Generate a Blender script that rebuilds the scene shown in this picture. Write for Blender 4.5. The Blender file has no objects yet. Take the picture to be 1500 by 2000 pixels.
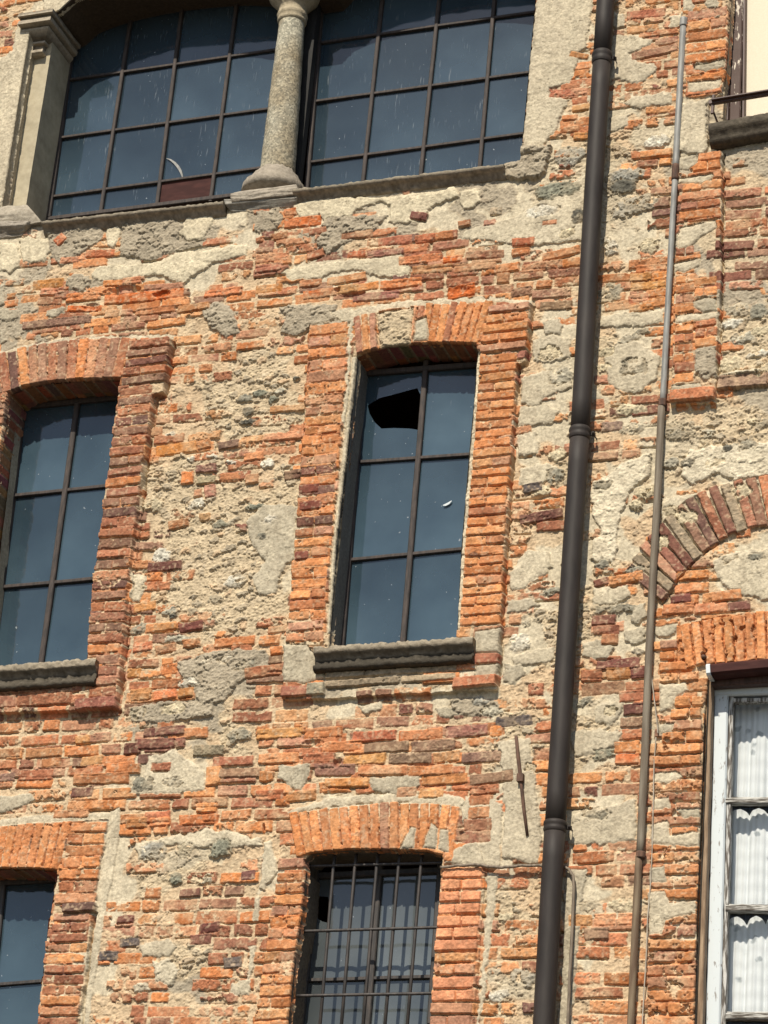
import bpy, math, random
import numpy as np
from mathutils import Vector
S = bpy.context.scene
random.seed(7)
rng = np.random.RandomState(11)

# ------------------------------------------------------------------ camera
F_PX = 5000.0                       # focal length for a 1500 x 2000 frame
YAW, PITCH, ROLL = math.radians(-21.45), math.radians(24.6), math.radians(5.02)
DIST = 15.0
fw = np.array([math.sin(YAW)*math.cos(PITCH), math.cos(YAW)*math.cos(PITCH), math.sin(PITCH)])
r0 = np.array([math.cos(YAW), -math.sin(YAW), 0.0])
u0 = np.cross(r0, fw)
rt = math.cos(ROLL)*r0 + math.sin(ROLL)*u0
up = -math.sin(ROLL)*r0 + math.cos(ROLL)*u0
EYE = -DIST*fw
EYE[2] = 1.6                        # eye height above the street
cam_d = bpy.data.cameras.new('camera'); cam = bpy.data.objects.new('camera', cam_d)
S.collection.objects.link(cam); S.camera = cam
cam_d.sensor_fit = 'VERTICAL'; cam_d.sensor_height = 36; cam_d.lens = F_PX/2000*36
cam_d.clip_start = .1; cam_d.clip_end = 2000
from mathutils import Matrix
M = Matrix(((rt[0], up[0], -fw[0]), (rt[1], up[1], -fw[1]), (rt[2], up[2], -fw[2])))
cam.matrix_world = Matrix.Translation(Vector(EYE)) @ M.to_4x4()

# ------------------------------------------------------------------ light
SUN_EL, SUN_AZ = math.radians(46), math.radians(3.5)     # sun is left of the wall's normal
wd = bpy.data.worlds.new('World'); S.world = wd; wd.use_nodes = True
nt = wd.node_tree; nt.nodes.clear()
sky = nt.nodes.new('ShaderNodeTexSky'); sky.sky_type = 'NISHITA'; sky.sun_disc = False
sky.sun_elevation = SUN_EL; sky.altitude = 300
bg = nt.nodes.new('ShaderNodeBackground'); bg.inputs[1].default_value = .085
wo = nt.nodes.new('ShaderNodeOutputWorld')
nt.links.new(sky.outputs[0], bg.inputs[0]); nt.links.new(bg.outputs[0], wo.inputs[0])
to_sun = Vector((-math.sin(SUN_AZ)*math.cos(SUN_EL), -math.cos(SUN_AZ)*math.cos(SUN_EL), math.sin(SUN_EL)))
sky.sun_rotation = math.atan2(to_sun.x, to_sun.y)
sl = bpy.data.lights.new('sun', 'SUN'); sl.energy = 4.6; sl.angle = math.radians(.5); sl.color = (1, .915, .77)
so = bpy.data.objects.new('sun', sl); S.collection.objects.link(so)
so.rotation_euler = to_sun.to_track_quat('Z', 'Y').to_euler(); so.location = (0, -10, 30)
S.view_settings.view_transform = 'Standard'; S.view_settings.look = 'None'
S.view_settings.exposure = 0.19; S.view_settings.gamma = 1
S.cycles.max_bounces = 6

# ------------------------------------------------------------------ survey: photo point -> place on the wall
def W(px, py, Y=0.0):
    """point of the plane at depth Y (wall face is Y=0, street is -Y)"""
    d = fw*F_PX + rt*(px-750) - up*(py-1000)
    t = (Y-EYE[1])/d[1]
    p = EYE + t*d
    return Vector((p[0], Y, p[2]))
def uv(px, py, Y=0.0):
    p = W(px, py, Y); return (p.x, p.z)
def to_px(U, V):
    X = U-EYE[0]; Yy = -EYE[1]; Z = V-EYE[2]
    c = X*fw[0]+Yy*fw[1]+Z*fw[2]
    a = X*rt[0]+Yy*rt[1]+Z*rt[2]
    b = X*up[0]+Yy*up[1]+Z*up[2]
    return 750+F_PX*a/c, 1000-F_PX*b/c

# ------------------------------------------------------------------ helpers
def tag(o, label=None, cat=None, group=None, kind=None):
    if label: o['label'] = label
    if cat: o['category'] = cat
    if group: o['group'] = group
    if kind: o['kind'] = kind
    return o
def link(o, parent=None):
    S.collection.objects.link(o)
    if parent: o.parent = parent; o.matrix_parent_inverse = parent.matrix_world.inverted()
    return o
def empty(name, loc=(0, 0, 0)):
    o = bpy.data.objects.new(name, None); o.location = loc; o.empty_display_size = .1
    link(o); bpy.context.view_layer.update(); return o
def meshobj(name, verts, faces, mat, parent=None, smooth=False, cols=None):
    me = bpy.data.meshes.new(name)
    me.from_pydata([tuple(v) for v in verts], [], faces)
    if cols is not None:
        a = me.color_attributes.new('Col', 'FLOAT_COLOR', 'POINT')
        buf = np.ones((len(verts), 4), np.float32); buf[:, :3] = cols
        a.data.foreach_set('color', buf.ravel())
    me.materials.append(mat)
    if smooth:
        me.polygons.foreach_set('use_smooth', [True]*len(me.polygons))
    me.update()
    return link(bpy.data.objects.new(name, me), parent)
class MB:
    def __init__(s): s.v = []; s.f = []; s.c = []
    def box(s, a, b, col=(1, 1, 1)):
        x0, y0, z0 = a; x1, y1, z1 = b; n = len(s.v)
        s.v += [(x0,y0,z0),(x1,y0,z0),(x1,y1,z0),(x0,y1,z0),(x0,y0,z1),(x1,y0,z1),(x1,y1,z1),(x0,y1,z1)]
        s.f += [[n+i for i in q] for q in ((0,3,2,1),(4,5,6,7),(0,1,5,4),(1,2,6,5),(2,3,7,6),(3,0,4,7))]
        s.c += [col]*8
    def bar(s, p, q, w, d, col=(1, 1, 1), seg=1, wob=0.0):
        """rectangular bar from p to q, w wide in the wall's plane, d deep; bevelled front"""
        p, q = Vector(p), Vector(q); ax = (q-p).normalized(); yv = Vector((0, 1, 0)); sd = ax.cross(yv).normalized()
        b = min(w, d)*.16
        prof = [(-w/2, -d/2+b), (-w/2+b, -d/2), (w/2-b, -d/2), (w/2, -d/2+b), (w/2, d/2), (-w/2, d/2)]
        rings = []
        for i in range(seg+1):
            c = p.lerp(q, i/seg); n = len(s.v)
            jx, jy = random.uniform(-wob, wob), random.uniform(-wob, wob)
            for a_, b_ in prof:
                s.v.append(tuple(c + sd*(a_+jx) + yv*(b_+jy))); s.c.append(col)
            rings.append(n)
        k = len(prof)
        for i in range(seg):
            for j in range(k):
                a0, a1 = rings[i]+j, rings[i]+(j+1) % k; b0, b1 = rings[i+1]+j, rings[i+1]+(j+1) % k
                s.f.append([a0, a1, b1, b0])
        s.f.append([rings[0]+j for j in range(k)][::-1]); s.f.append([rings[-1]+j for j in range(k)])
    def tube(s, pts, r, n=16, col=(1, 1, 1), cap=True):
        pts = [Vector(p) for p in pts]; rr = r if isinstance(r, (list, tuple)) else [r]*len(pts)
        rings = []; ref = Vector((0, 1, 0))
        for i, p in enumerate(pts):
            t = (pts[min(i+1, len(pts)-1)]-pts[max(i-1, 0)]).normalized()
            e = t.cross(ref)
            if e.length < 1e-4: e = t.cross(Vector((1, 0, 0)))
            e.normalize(); g = e.cross(t)
            rings.append(len(s.v))
            for k in range(n):
                a = 2*math.pi*k/n
                s.v.append(tuple(p + (e*math.cos(a)+g*math.sin(a))*rr[i])); s.c.append(col)
        for i in range(len(pts)-1):
            for k in range(n):
                s.f.append([rings[i]+k, rings[i]+(k+1) % n, rings[i+1]+(k+1) % n, rings[i+1]+k])
        if cap:
            s.f.append([rings[0]+k for k in range(n)][::-1]); s.f.append([rings[-1]+k for k in range(n)])
    def build(s, name, mat, parent=None, smooth=False):
        return meshobj(name, s.v, s.f, mat, parent, smooth, np.array(s.c, np.float32))

# ------------------------------------------------------------------ materials
def new_mat(name):
    m = bpy.data.materials.new(name); m.use_nodes = True
    n = m.node_tree; b = n.nodes['Principled BSDF']; return m, n, b
def stone_mat(name, rough=.92, bump=.5, use_col=True, base=(.4, .4, .4), spots=.18, nscale=55, bdist=.004, dark=.72):
    m, n, b = new_mat(name)
    tc = n.nodes.new('ShaderNodeTexCoord')
    n1 = n.nodes.new('ShaderNodeTexNoise'); n1.inputs['Scale'].default_value = nscale; n1.inputs['Detail'].default_value = 6
    n1.inputs['Roughness'].default_value = .65
    n2 = n.nodes.new('ShaderNodeTexNoise'); n2.inputs['Scale'].default_value = 190; n2.inputs['Detail'].default_value = 3
    for q in (n1, n2): n.links.new(tc.outputs['Object'], q.inputs['Vector'])
    ramp = n.nodes.new('ShaderNodeValToRGB')
    ramp.color_ramp.elements[0].position = .32; ramp.color_ramp.elements[0].color = (dark, dark*.97, dark*.94, 1)
    ramp.color_ramp.elements[1].position = .66; ramp.color_ramp.elements[1].color = (1+spots, 1+spots*.95, 1+spots*.85, 1)
    n.links.new(n1.outputs[0], ramp.inputs[0])
    mul = n.nodes.new('ShaderNodeMix'); mul.data_type = 'RGBA'; mul.blend_type = 'MULTIPLY'; mul.inputs[0].default_value = 1
    mul.clamp_result = False
    if use_col:
        at = n.nodes.new('ShaderNodeVertexColor'); at.layer_name = 'Col'; n.links.new(at.outputs[0], mul.inputs[6])
    else: mul.inputs[6].default_value = (*base, 1)
    n.links.new(ramp.outputs[0], mul.inputs[7]); n.links.new(mul.outputs[2], b.inputs['Base Color'])
    add = n.nodes.new('ShaderNodeMath'); add.operation = 'MULTIPLY_ADD'; add.inputs[1].default_value = .5
    n.links.new(n2.outputs[0], add.inputs[0]); n.links.new(n1.outputs[0], add.inputs[2])
    bp = n.nodes.new('ShaderNodeBump'); bp.inputs['Strength'].default_value = bump; bp.inputs['Distance'].default_value = bdist
    n.links.new(add.outputs[0], bp.inputs['Height']); n.links.new(bp.outputs[0], b.inputs['Normal'])
    b.inputs['Roughness'].default_value = rough; b.inputs['Specular IOR Level'].default_value = .25
    return m
MAT = {}
MAT['masonry'] = stone_mat('masonry')
MAT['reveal'] = stone_mat('reveal_masonry')
MAT['stone'] = stone_mat('carved_stone', bump=.8, nscale=38, bdist=.007)
MAT['plaster'] = stone_mat('lime_plaster', bump=.3, nscale=22, spots=.08, dark=.86)
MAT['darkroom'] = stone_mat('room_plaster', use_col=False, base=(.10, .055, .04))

def granite_mat():
    m, n, b = new_mat('granite'); tc = n.nodes.new('ShaderNodeTexCoord')
    v = n.nodes.new('ShaderNodeTexVoronoi'); v.inputs['Scale'].default_value = 80
    nn = n.nodes.new('ShaderNodeTexNoise'); nn.inputs['Scale'].default_value = 95; nn.inputs['Detail'].default_value = 4
    n3 = n.nodes.new('ShaderNodeTexNoise'); n3.inputs['Scale'].default_value = 5
    for q in (v, nn, n3): n.links.new(tc.outputs['Object'], q.inputs['Vector'])
    sep = n.nodes.new('ShaderNodeSeparateColor'); n.links.new(v.outputs['Color'], sep.inputs[0])
    r = n.nodes.new('ShaderNodeValToRGB'); e = r.color_ramp.elements
    e[0].position = 0; e[0].color = (.10, .095, .08, 1); e[1].position = 1; e[1].color = (.60, .56, .45, 1)
    x = r.color_ramp.elements.new(.35); x.color = (.22, .21, .17, 1); x = r.color_ramp.elements.new(.7); x.color = (.38, .35, .28, 1)
    mx = n.nodes.new('ShaderNodeMath'); mx.operation = 'MULTIPLY_ADD'; mx.inputs[1].default_value = .6; mx.inputs[2].default_value = .0
    ad = n.nodes.new('ShaderNodeMath'); ad.operation = 'MULTIPLY_ADD'; ad.inputs[1].default_value = .7
    n.links.new(sep.outputs[0], mx.inputs[0]); n.links.new(nn.outputs[0], ad.inputs[0]); n.links.new(mx.outputs[0], ad.inputs[2])
    n.links.new(ad.outputs[0], r.inputs[0])
    mul = n.nodes.new('ShaderNodeMix'); mul.data_type = 'RGBA'; mul.blend_type = 'MULTIPLY'; mul.inputs[0].default_value = 1
    r2 = n.nodes.new('ShaderNodeValToRGB'); r2.color_ramp.elements[0].position = .35; r2.color_ramp.elements[0].color = (.7, .62, .5, 1)
    r2.color_ramp.elements[1].position = .65; r2.color_ramp.elements[1].color = (1, 1, .95, 1)
    n.links.new(n3.outputs[0], r2.inputs[0]); n.links.new(r.outputs[0], mul.inputs[6]); n.links.new(r2.outputs[0], mul.inputs[7])
    n.links.new(mul.outputs[2], b.inputs['Base Color'])
    bp = n.nodes.new('ShaderNodeBump'); bp.inputs['Strength'].default_value = .6; bp.inputs['Distance'].default_value = .005
    n.links.new(ad.outputs[0], bp.inputs['Height']); n.links.new(bp.outputs[0], b.inputs['Normal'])
    b.inputs['Roughness'].default_value = .85; return m
MAT['granite'] = granite_mat()

def paint_mat(name, c0, c1, lo=.45, hi=.55, scale=(60, 60, 12), rough=.6, bump=.3, metal=0):
    m, n, b = new_mat(name); tc = n.nodes.new('ShaderNodeTexCoord'); mp = n.nodes.new('ShaderNodeMapping')
    mp.inputs['Scale'].default_value = scale
    nn = n.nodes.new('ShaderNodeTexNoise'); nn.inputs['Scale'].default_value = 1; nn.inputs['Detail'].default_value = 7
    nn.inputs['Roughness'].default_value = .6
    n.links.new(tc.outputs['Object'], mp.inputs[0]); n.links.new(mp.outputs[0], nn.inputs['Vector'])
    r = n.nodes.new('ShaderNodeValToRGB'); r.color_ramp.elements[0].position = lo; r.color_ramp.elements[0].color = (*c0, 1)
    r.color_ramp.elements[1].position = hi; r.color_ramp.elements[1].color = (*c1, 1)
    n.links.new(nn.outputs[0], r.inputs[0]); n.links.new(r.outputs[0], b.inputs['Base Color'])
    bp = n.nodes.new('ShaderNodeBump'); bp.inputs['Strength'].default_value = bump; bp.inputs['Distance'].default_value = .003
    n.links.new(nn.outputs[0], bp.inputs['Height']); n.links.new(bp.outputs[0], b.inputs['Normal'])
    b.inputs['Roughness'].default_value = rough; b.inputs['Metallic'].default_value = metal; return m
MAT['iron'] = paint_mat('rusty_window_iron', (.026, .022, .021), (.085, .062, .052), .35, .75, rough=.75)
MAT['grille'] = paint_mat('black_grille_iron', (.028, .025, .024), (.075, .060, .052), .4, .7, rough=.55)
MAT['pipe'] = paint_mat('brown_pipe_paint', (.020, .0165, .015), (.044, .036, .032), .3, .7, (14, 14, 3), rough=.62, bump=.5)
MAT['pipe'].node_tree.nodes['Principled BSDF'].inputs['Specular IOR Level'].default_value = .3
MAT['galv'] = paint_mat('galvanised_steel', (.17, .17, .16), (.36, .355, .33), .35, .7, (40, 40, 6), rough=.55)
MAT['channel'] = paint_mat('weathered_conduit', (.13, .10, .07), (.24, .205, .155), .4, .65, (45, 45, 3), rough=.75)
MAT['rustpipe'] = paint_mat('rusty_conduit', (.12, .075, .045), (.22, .165, .105), .4, .65, (40, 40, 4), rough=.8)
MAT['rust'] = paint_mat('rust', (.07, .04, .028), (.16, .085, .055), .4, .65, rough=.85)
MAT['cable'] = paint_mat('grey_cable', (.13, .10, .07), (.24, .19, .14), .4, .6, rough=.7)
MAT['whitecable'] = paint_mat('white_cable', (.30, .25, .19), (.46, .40, .32), .4, .6, rough=.6)
MAT['white'] = paint_mat('white_window_paint', (.24, .22, .20), (.60, .65, .67), .33, .40, (55, 55, 16), rough=.5, bump=.15)
MAT['peel'] = paint_mat('peeling_white_paint', (.10, .085, .07), (.58, .57, .54), .46, .58, (90, 90, 9), rough=.8, bump=1)
MAT['peel_h'] = paint_mat('peeling_white_rail', (.09, .075, .06), (.55, .54, .50), .44, .60, (9, 90, 110), rough=.8, bump=1)
MAT['peelbrown'] = paint_mat('peeling_brown_frame', (.075, .042, .032), (.62, .55, .45), .57, .60, (42, 42, 9), rough=.7, bump=.8)
MAT['brownwood'] = paint_mat('dark_brown_wood', (.055, .028, .022), (.095, .05, .04), .4, .6, (60, 60, 8), rough=.55)
MAT['maroon'] = paint_mat('maroon_board', (.045, .016, .014), (.07, .026, .022), .4, .6, (6, 6, 20), rough=.7)
MAT['maroon'].node_tree.nodes['Principled BSDF'].inputs['Specular IOR Level'].default_value = .15
MAT['postshade'] = paint_mat('shade_painted_post', (.010, .010, .010), (.018, .017, .016), rough=.8)  # near-black colour stands in for the deep shade on this post
MAT['woodstrip'] = paint_mat('bare_wood_strip', (.20, .13, .08), (.40, .29, .19), .4, .65, (50, 50, 5), rough=.85, bump=.8)

def cream_mat():
    m, n, b = new_mat('cream_board'); tc = n.nodes.new('ShaderNodeTexCoord')
    nn = n.nodes.new('ShaderNodeTexNoise'); nn.inputs['Scale'].default_value = 120; nn.inputs['Detail'].default_value = 4
    n.links.new(tc.outputs['Object'], nn.inputs['Vector'])
    r = n.nodes.new('ShaderNodeValToRGB'); r.color_ramp.elements[0].color = (.68, .58, .44, 1); r.color_ramp.elements[1].color = (.80, .71, .56, 1)
    n.links.new(nn.outputs[0], r.inputs[0]); n.links.new(r.outputs[0], b.inputs['Base Color'])
    bp = n.nodes.new('ShaderNodeBump'); bp.inputs['Strength'].default_value = .25; bp.inputs['Distance'].default_value = .002
    n.links.new(nn.outputs[0], bp.inputs['Height']); n.links.new(bp.outputs[0], b.inputs['Normal'])
    b.inputs['Roughness'].default_value = .8; return m
MAT['cream'] = cream_mat()

def glass_mat(name, dust=(.05, .075, .10), opac=.85, streak=.5, spec=.5, th=.70):
    m, n, b = new_mat(name); out = n.nodes['Material Output']
    tc = n.nodes.new('ShaderNodeTexCoord'); mp = n.nodes.new('ShaderNodeMapping'); mp.inputs['Scale'].default_value = (95, 95, 9)
    st = n.nodes.new('ShaderNodeTexNoise'); st.inputs['Scale'].default_value = 1; st.inputs['Detail'].default_value = 3
    n.links.new(tc.outputs['Object'], mp.inputs[0]); n.links.new(mp.outputs[0], st.inputs['Vector'])
    r = n.nodes.new('ShaderNodeValToRGB'); r.color_ramp.elements[0].position = th; r.color_ramp.elements[0].color = (0, 0, 0, 1)
    r.color_ramp.elements[1].position = .80; r.color_ramp.elements[1].color = (streak, streak, streak, 1)
    n.links.new(st.outputs[0], r.inputs[0])
    sp = n.nodes.new('ShaderNodeTexNoise'); sp.inputs['Scale'].default_value = 42; sp.inputs['Detail'].default_value = 2.5
    n.links.new(tc.outputs['Object'], sp.inputs['Vector'])
    rs = n.nodes.new('ShaderNodeValToRGB'); rs.color_ramp.elements[0].position = .735; rs.color_ramp.elements[0].color = (0, 0, 0, 1)
    rs.color_ramp.elements[1].position = .76; rs.color_ramp.elements[1].color = (.8, .8, .8, 1)
    n.links.new(sp.outputs[0], rs.inputs[0]); mxs = n.nodes.new('ShaderNodeMath'); mxs.operation = 'MAXIMUM'
    mk_ = n.nodes.new('ShaderNodeTexNoise'); mk_.inputs['Scale'].default_value = 5.5; n.links.new(tc.outputs['Object'], mk_.inputs['Vector'])
    rm = n.nodes.new('ShaderNodeMapRange'); rm.inputs[1].default_value = .46; rm.inputs[2].default_value = .62; n.links.new(mk_.outputs[0], rm.inputs[0])
    mm = n.nodes.new('ShaderNodeMath'); mm.operation = 'MULTIPLY'; n.links.new(r.outputs[0], mm.inputs[0]); n.links.new(rm.outputs[0], mm.inputs[1])
    n.links.new(mm.outputs[0], mxs.inputs[0]); n.links.new(rs.outputs[0], mxs.inputs[1])
    cl = n.nodes.new('ShaderNodeTexNoise'); cl.inputs['Scale'].default_value = 3.2; cl.inputs['Detail'].default_value = 5
    n.links.new(tc.outputs['Object'], cl.inputs['Vector'])
    r2 = n.nodes.new('ShaderNodeValToRGB'); r2.color_ramp.elements[0].position = .3; r2.color_ramp.elements[1].position = .75
    r2.color_ramp.elements[0].color = (dust[0]*.8, dust[1]*.80, dust[2]*.80, 1)
    r2.color_ramp.elements[1].color = (dust[0]*1.3, dust[1]*1.22, dust[2]*1.15, 1)
    n.links.new(cl.outputs[0], r2.inputs[0])
    at = n.nodes.new('ShaderNodeVertexColor'); at.layer_name = 'Col'
    mul = n.nodes.new('ShaderNodeMix'); mul.data_type = 'RGBA'; mul.blend_type = 'MULTIPLY'; mul.inputs[0].default_value = 1; mul.clamp_result = False
    n.links.new(r2.outputs[0], mul.inputs[6]); n.links.new(at.outputs[0], mul.inputs[7])
    mix = n.nodes.new('ShaderNodeMix'); mix.data_type = 'RGBA'
    n.links.new(mxs.outputs[0], mix.inputs[0]); n.links.new(mul.outputs[2], mix.inputs[6]); mix.inputs[7].default_value = (.42, .45, .47, 1)
    n.links.new(mix.outputs[2], b.inputs['Base Color'])
    b.inputs['Roughness'].default_value = .06; b.inputs['IOR'].default_value = 1.75; b.inputs['Specular IOR Level'].default_value = spec
    wv = n.nodes.new('ShaderNodeTexNoise'); wv.inputs['Scale'].default_value = 2.5
    n.links.new(tc.outputs['Object'], wv.inputs['Vector'])
    bp = n.nodes.new('ShaderNodeBump'); bp.inputs['Strength'].default_value = .08; bp.inputs['Distance'].default_value = .05
    n.links.new(wv.outputs[0], bp.inputs['Height']); n.links.new(bp.outputs[0], b.inputs['Normal'])
    tr = n.nodes.new('ShaderNodeBsdfTransparent'); ms = n.nodes.new('ShaderNodeMixShader'); ms.inputs[0].default_value = opac
    n.links.new(tr.outputs[0], ms.inputs[1]); n.links.new(b.outputs[0], ms.inputs[2]); n.links.new(ms.outputs[0], out.inputs[0])
    return m
MAT['glass'] = glass_mat('dusty_glass', (.042, .074, .102), .88, .16)
MAT['glass_arch'] = glass_mat('streaked_glass', (.034, .058, .082), .88, .55, th=.62)
MAT['glass_grey'] = glass_mat('grey_dusty_glass', (.085, .102, .112), .9, .2)
MAT['glass_clear'] = glass_mat('clear_glass', (.10, .13, .15), .16, .2)

def cloth_mat():
    m, n, b = new_mat('lace_curtain'); tc = n.nodes.new('ShaderNodeTexCoord')
    v = n.nodes.new('ShaderNodeTexVoronoi'); v.inputs['Scale'].default_value = 11
    nn = n.nodes.new('ShaderNodeTexNoise'); nn.inputs['Scale'].default_value = 26; nn.inputs['Detail'].default_value = 4
    mp = n.nodes.new('ShaderNodeMapping'); mp.inputs['Scale'].default_value = (1, .3, 1)
    n.links.new(tc.outputs['Object'], mp.inputs[0])
    n.links.new(mp.outputs[0], v.inputs['Vector']); n.links.new(tc.outputs['Object'], nn.inputs['Vector'])
    ad = n.nodes.new('ShaderNodeMath'); ad.operation = 'MULTIPLY_ADD'; ad.inputs[1].default_value = .55
    n.links.new(nn.outputs[0], ad.inputs[0]); n.links.new(v.outputs[0], ad.inputs[2])
    r = n.nodes.new('ShaderNodeValToRGB'); r.color_ramp.elements[0].position = .40; r.color_ramp.elements[0].color = (.40, .44, .46, 1)
    r.color_ramp.elements[1].position = .52; r.color_ramp.elements[1].color = (.80, .84, .85, 1)
    n.links.new(ad.outputs[0], r.inputs[0]); n.links.new(r.outputs[0], b.inputs['Base Color'])
    b.inputs['Roughness'].default_value = .9; return m
MAT['curtain'] = cloth_mat()
MAT['ground'] = stone_mat('asphalt', use_col=False, base=(.075, .07, .06), nscale=3)

# ------------------------------------------------------------------ noise on the wall
def vnoise(U, V, scale, seed, su=1.0, sv=1.0):
    tab = np.random.RandomState(seed).rand(256, 256).astype(np.float32)
    x = (U/(scale*su)+seed*3.7).astype(np.float32); y = (V/(scale*sv)+seed*1.3).astype(np.float32)
    xi = np.floor(x).astype(np.int32); yi = np.floor(y).astype(np.int32); fx = x-xi; fy = y-yi
    fx = fx*fx*(3-2*fx); fy = fy*fy*(3-2*fy)
    x0 = xi & 255; x1 = (xi+1) & 255; y0 = yi & 255; y1 = (yi+1) & 255
    return (tab[y0, x0]*(1-fx)+tab[y0, x1]*fx)*(1-fy)+(tab[y1, x0]*(1-fx)+tab[y1, x1]*fx)*fy
def fbm(U, V, scale, seed, octv=4, su=1.0, sv=1.0, gain=.55):
    o = 0; a = 1; t = 0
    for k in range(octv):
        o = o+a*vnoise(U, V, scale/2**k, seed+k*17, su, sv); t += a; a *= gain
    return o/t
def voronoi(U, V, scale, seed, sv=.7):
    tx = np.random.RandomState(seed).rand(128, 128).astype(np.float32); ty = np.random.RandomState(seed+1).rand(128, 128).astype(np.float32)
    tc = np.random.RandomState(seed+2).rand(128, 128).astype(np.float32)
    x = (U/scale).astype(np.float32); y = (V/(scale*sv)).astype(np.float32); xi = np.floor(x).astype(np.int32); yi = np.floor(y).astype(np.int32)
    d1 = np.full(x.shape, 9, np.float32); d2 = d1.copy(); c = np.zeros_like(d1)
    for i in (-1, 0, 1):
        for j in (-1, 0, 1):
            a = (xi+i) & 127; b = (yi+j) & 127
            d = (xi+i+tx[b, a]-x)**2+(yi+j+ty[b, a]-y)**2
            m = d < d1; d2 = np.where(m, d1, np.minimum(d2, d)); c = np.where(m, tc[b, a], c); d1 = np.where(m, d, d1)
    return np.sqrt(d1), np.sqrt(d2), c
def sst(x, a, b):
    t = np.clip((x-a)/(b-a), 0, 1); return t*t*(3-2*t)

# ------------------------------------------------------------------ the wall as a finely carved relief
cs = [uv(x, y) for x, y in ((0, 0), (1500, 0), (0, 2000), (1500, 2000))]
umin, umax = min(c[0] for c in cs)-.06, max(c[0] for c in cs)+.06
vmin, vmax = min(c[1] for c in cs)-.06, max(c[1] for c in cs)+.06
STEP = .0037
def axis(lo, hi, far_lo, far_hi):
    mid = np.arange(lo, hi, STEP)
    def grow(start, end):
        o = []; s = .006; x = start; sg = 1 if end > start else -1
        while (x-end)*sg < 0:
            x += s*sg; o.append(x); s = min(s*1.06, .25) if abs(x-start) > .5 else .010
        return o
    return np.array(sorted(grow(lo, far_lo))+list(mid)+grow(mid[-1], far_hi), np.float64)
AU = axis(umin, umax, umin-4.5, umax+4.5); AV = axis(vmin, vmax, 0.0, vmax+4.0)
U, V = np.meshgrid(AU, AV); NV, NU = U.shape
PX, PY = to_px(U, V)
print('grid', NU, NV, NU*NV, 'u', umin, umax, 'v', vmin, vmax)
PXM = .0031                                   # metres per photo pixel near the middle

CMAP = [
"kp...................ppkkkkxk.",
"kp...................ppkkrkoo.",
"kp...................ppoprroo.",
"pp...................rroKkkop.",
"pp...................pxppkkpgg"[:30],
"pp..................ppomksppgg",
"gg.................ggssskogogg",
"gp.......gggpppggpggpsssskorrr",
"gggggggppgxopgpgppgpppsssprrrd",
"pprkkgggkprkgkkrrrppppmspspgdd",
"pgkxpppppkrrpppprrrxoookkokgdd",
"gxxgooopoooroorrrrorookKoooogg"[:30],
"grrroorkgkkggpoooooookpkkppoomm"[:20]+"kpkkppoomm",
"gkrrrrrokookoooooooo"+"kpkmppoomm",
"rrrrrrrokmmmoooooooo"+"kppkppommm",
"rrrrrrkkmmmmkkkkkkko"+"kpprkrokkg",
"rrrrrrkkmmmmkkkkkkko"+"ppmkppsmmm",
"rrrrrrookkkkoooooooo"+"pkmrkpsmmm",
"rrrrrrmmmkkmoooooooo"+"pmmkppmmpp",
"rrrrrrmmmmmmoooooooo"+"kkmkpppkkk",
"rrrrrrmmmmppoooooooo"+"krrppkkppk",
"rrrrrrmmmmmpoooooooo"+"kppmpkkkkp",
"rrrrrrkmmmmpoooooooo"+"kppmkookpp",
"rrrrrrmmmmmmoooooooo"+"kpmmpkookp",
"rrrrrrokmmmkoooooooo"+"pmmrppkooo",
"rrrrrkkkkoop......pp"+"pmkkpkoooo",
"rrrrroorggrkgggggxpp"+"pkkrrroo..",
"rrrrrooggrrrkpookpsp"+"kkpsprpo..",
"rrrkkgrrgmoorrrrkrrm"+"mkmmprpo..",
"oooooddgkmoorroorrkm"+"mkmppoor..",
"rrkropppororprrrrrrp"+"pookorko..",
"kkrooorroooopppppprp"+"pkpppopo..",
"oooopookkokooooooorp"+"pkpppkpo..",
"oookpkssskkoooooookp"+"kkokooko..",
"..rkpmmmkrpo.....oom"+"kkpoorpo..",
"..rkpkkrrroo.....oom"+"mmpsskpo..",
"..rpkkkkrroo.....ook"+"kkkrrkpo..",
"..rpoommrrkk.....ook"+"kkprkkro..",
"..rpkoggkkkm.....oos"+"skkookko..",
".rpkkorrkkoo.....oom"+"kkkooroo..",
]
CMAP = [r.ljust(30, 'k') for r in CMAP]
CL = 'oxrkdmpgs.K'
CM = np.array([[CL.index(ch) for ch in r[:30]] for r in CMAP], np.int32)
def cls_at(x, y):
    i = int(min(39, max(0, y//50))); j = int(min(29, max(0, x//50)))
    c = CMAP[i][j]
    return 'k' if c in '.K' else c
wx = (fbm(U, V, .22, 3, 4)-.5)*150; wy = (fbm(U, V, .22, 9, 4)-.5)*100
ii = np.clip((PY+wy)//50, 0, 39).astype(np.int32); jj = np.clip((PX+wx)//50, 0, 29).astype(np.int32)
CV = CM[ii, jj]
def lut(d, default): return np.array([d.get(c, default) for c in CL], np.float32)[CV]
def blur(a, k=3):
    for _ in range(k):
        a = a.copy(); a[1:-1] = (a[:-2]+a[1:-1]*2+a[2:])/4; a[:, 1:-1] = (a[:, :-2]+a[:, 1:-1]*2+a[:, 2:])/4
    return a
n_s = fbm(U, V, .03, 21, 4, gain=.65); n_m = fbm(U, V, .12, 31, 4); n_l = fbm(U, V, .6, 41, 3)
n_f = fbm(U, V, .012, 51, 3, gain=.7); n_r = 1-np.abs(fbm(U, V, .05, 61, 4, gain=.6)*2-1)*2.2
d1, d2, vc = voronoi(U+(n_s-.5)*.05+(n_m-.5)*.06, V+(n_f-.5)*.02+(n_m-.5)*.05+(n_s-.5)*.03, .058, 5)
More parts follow.
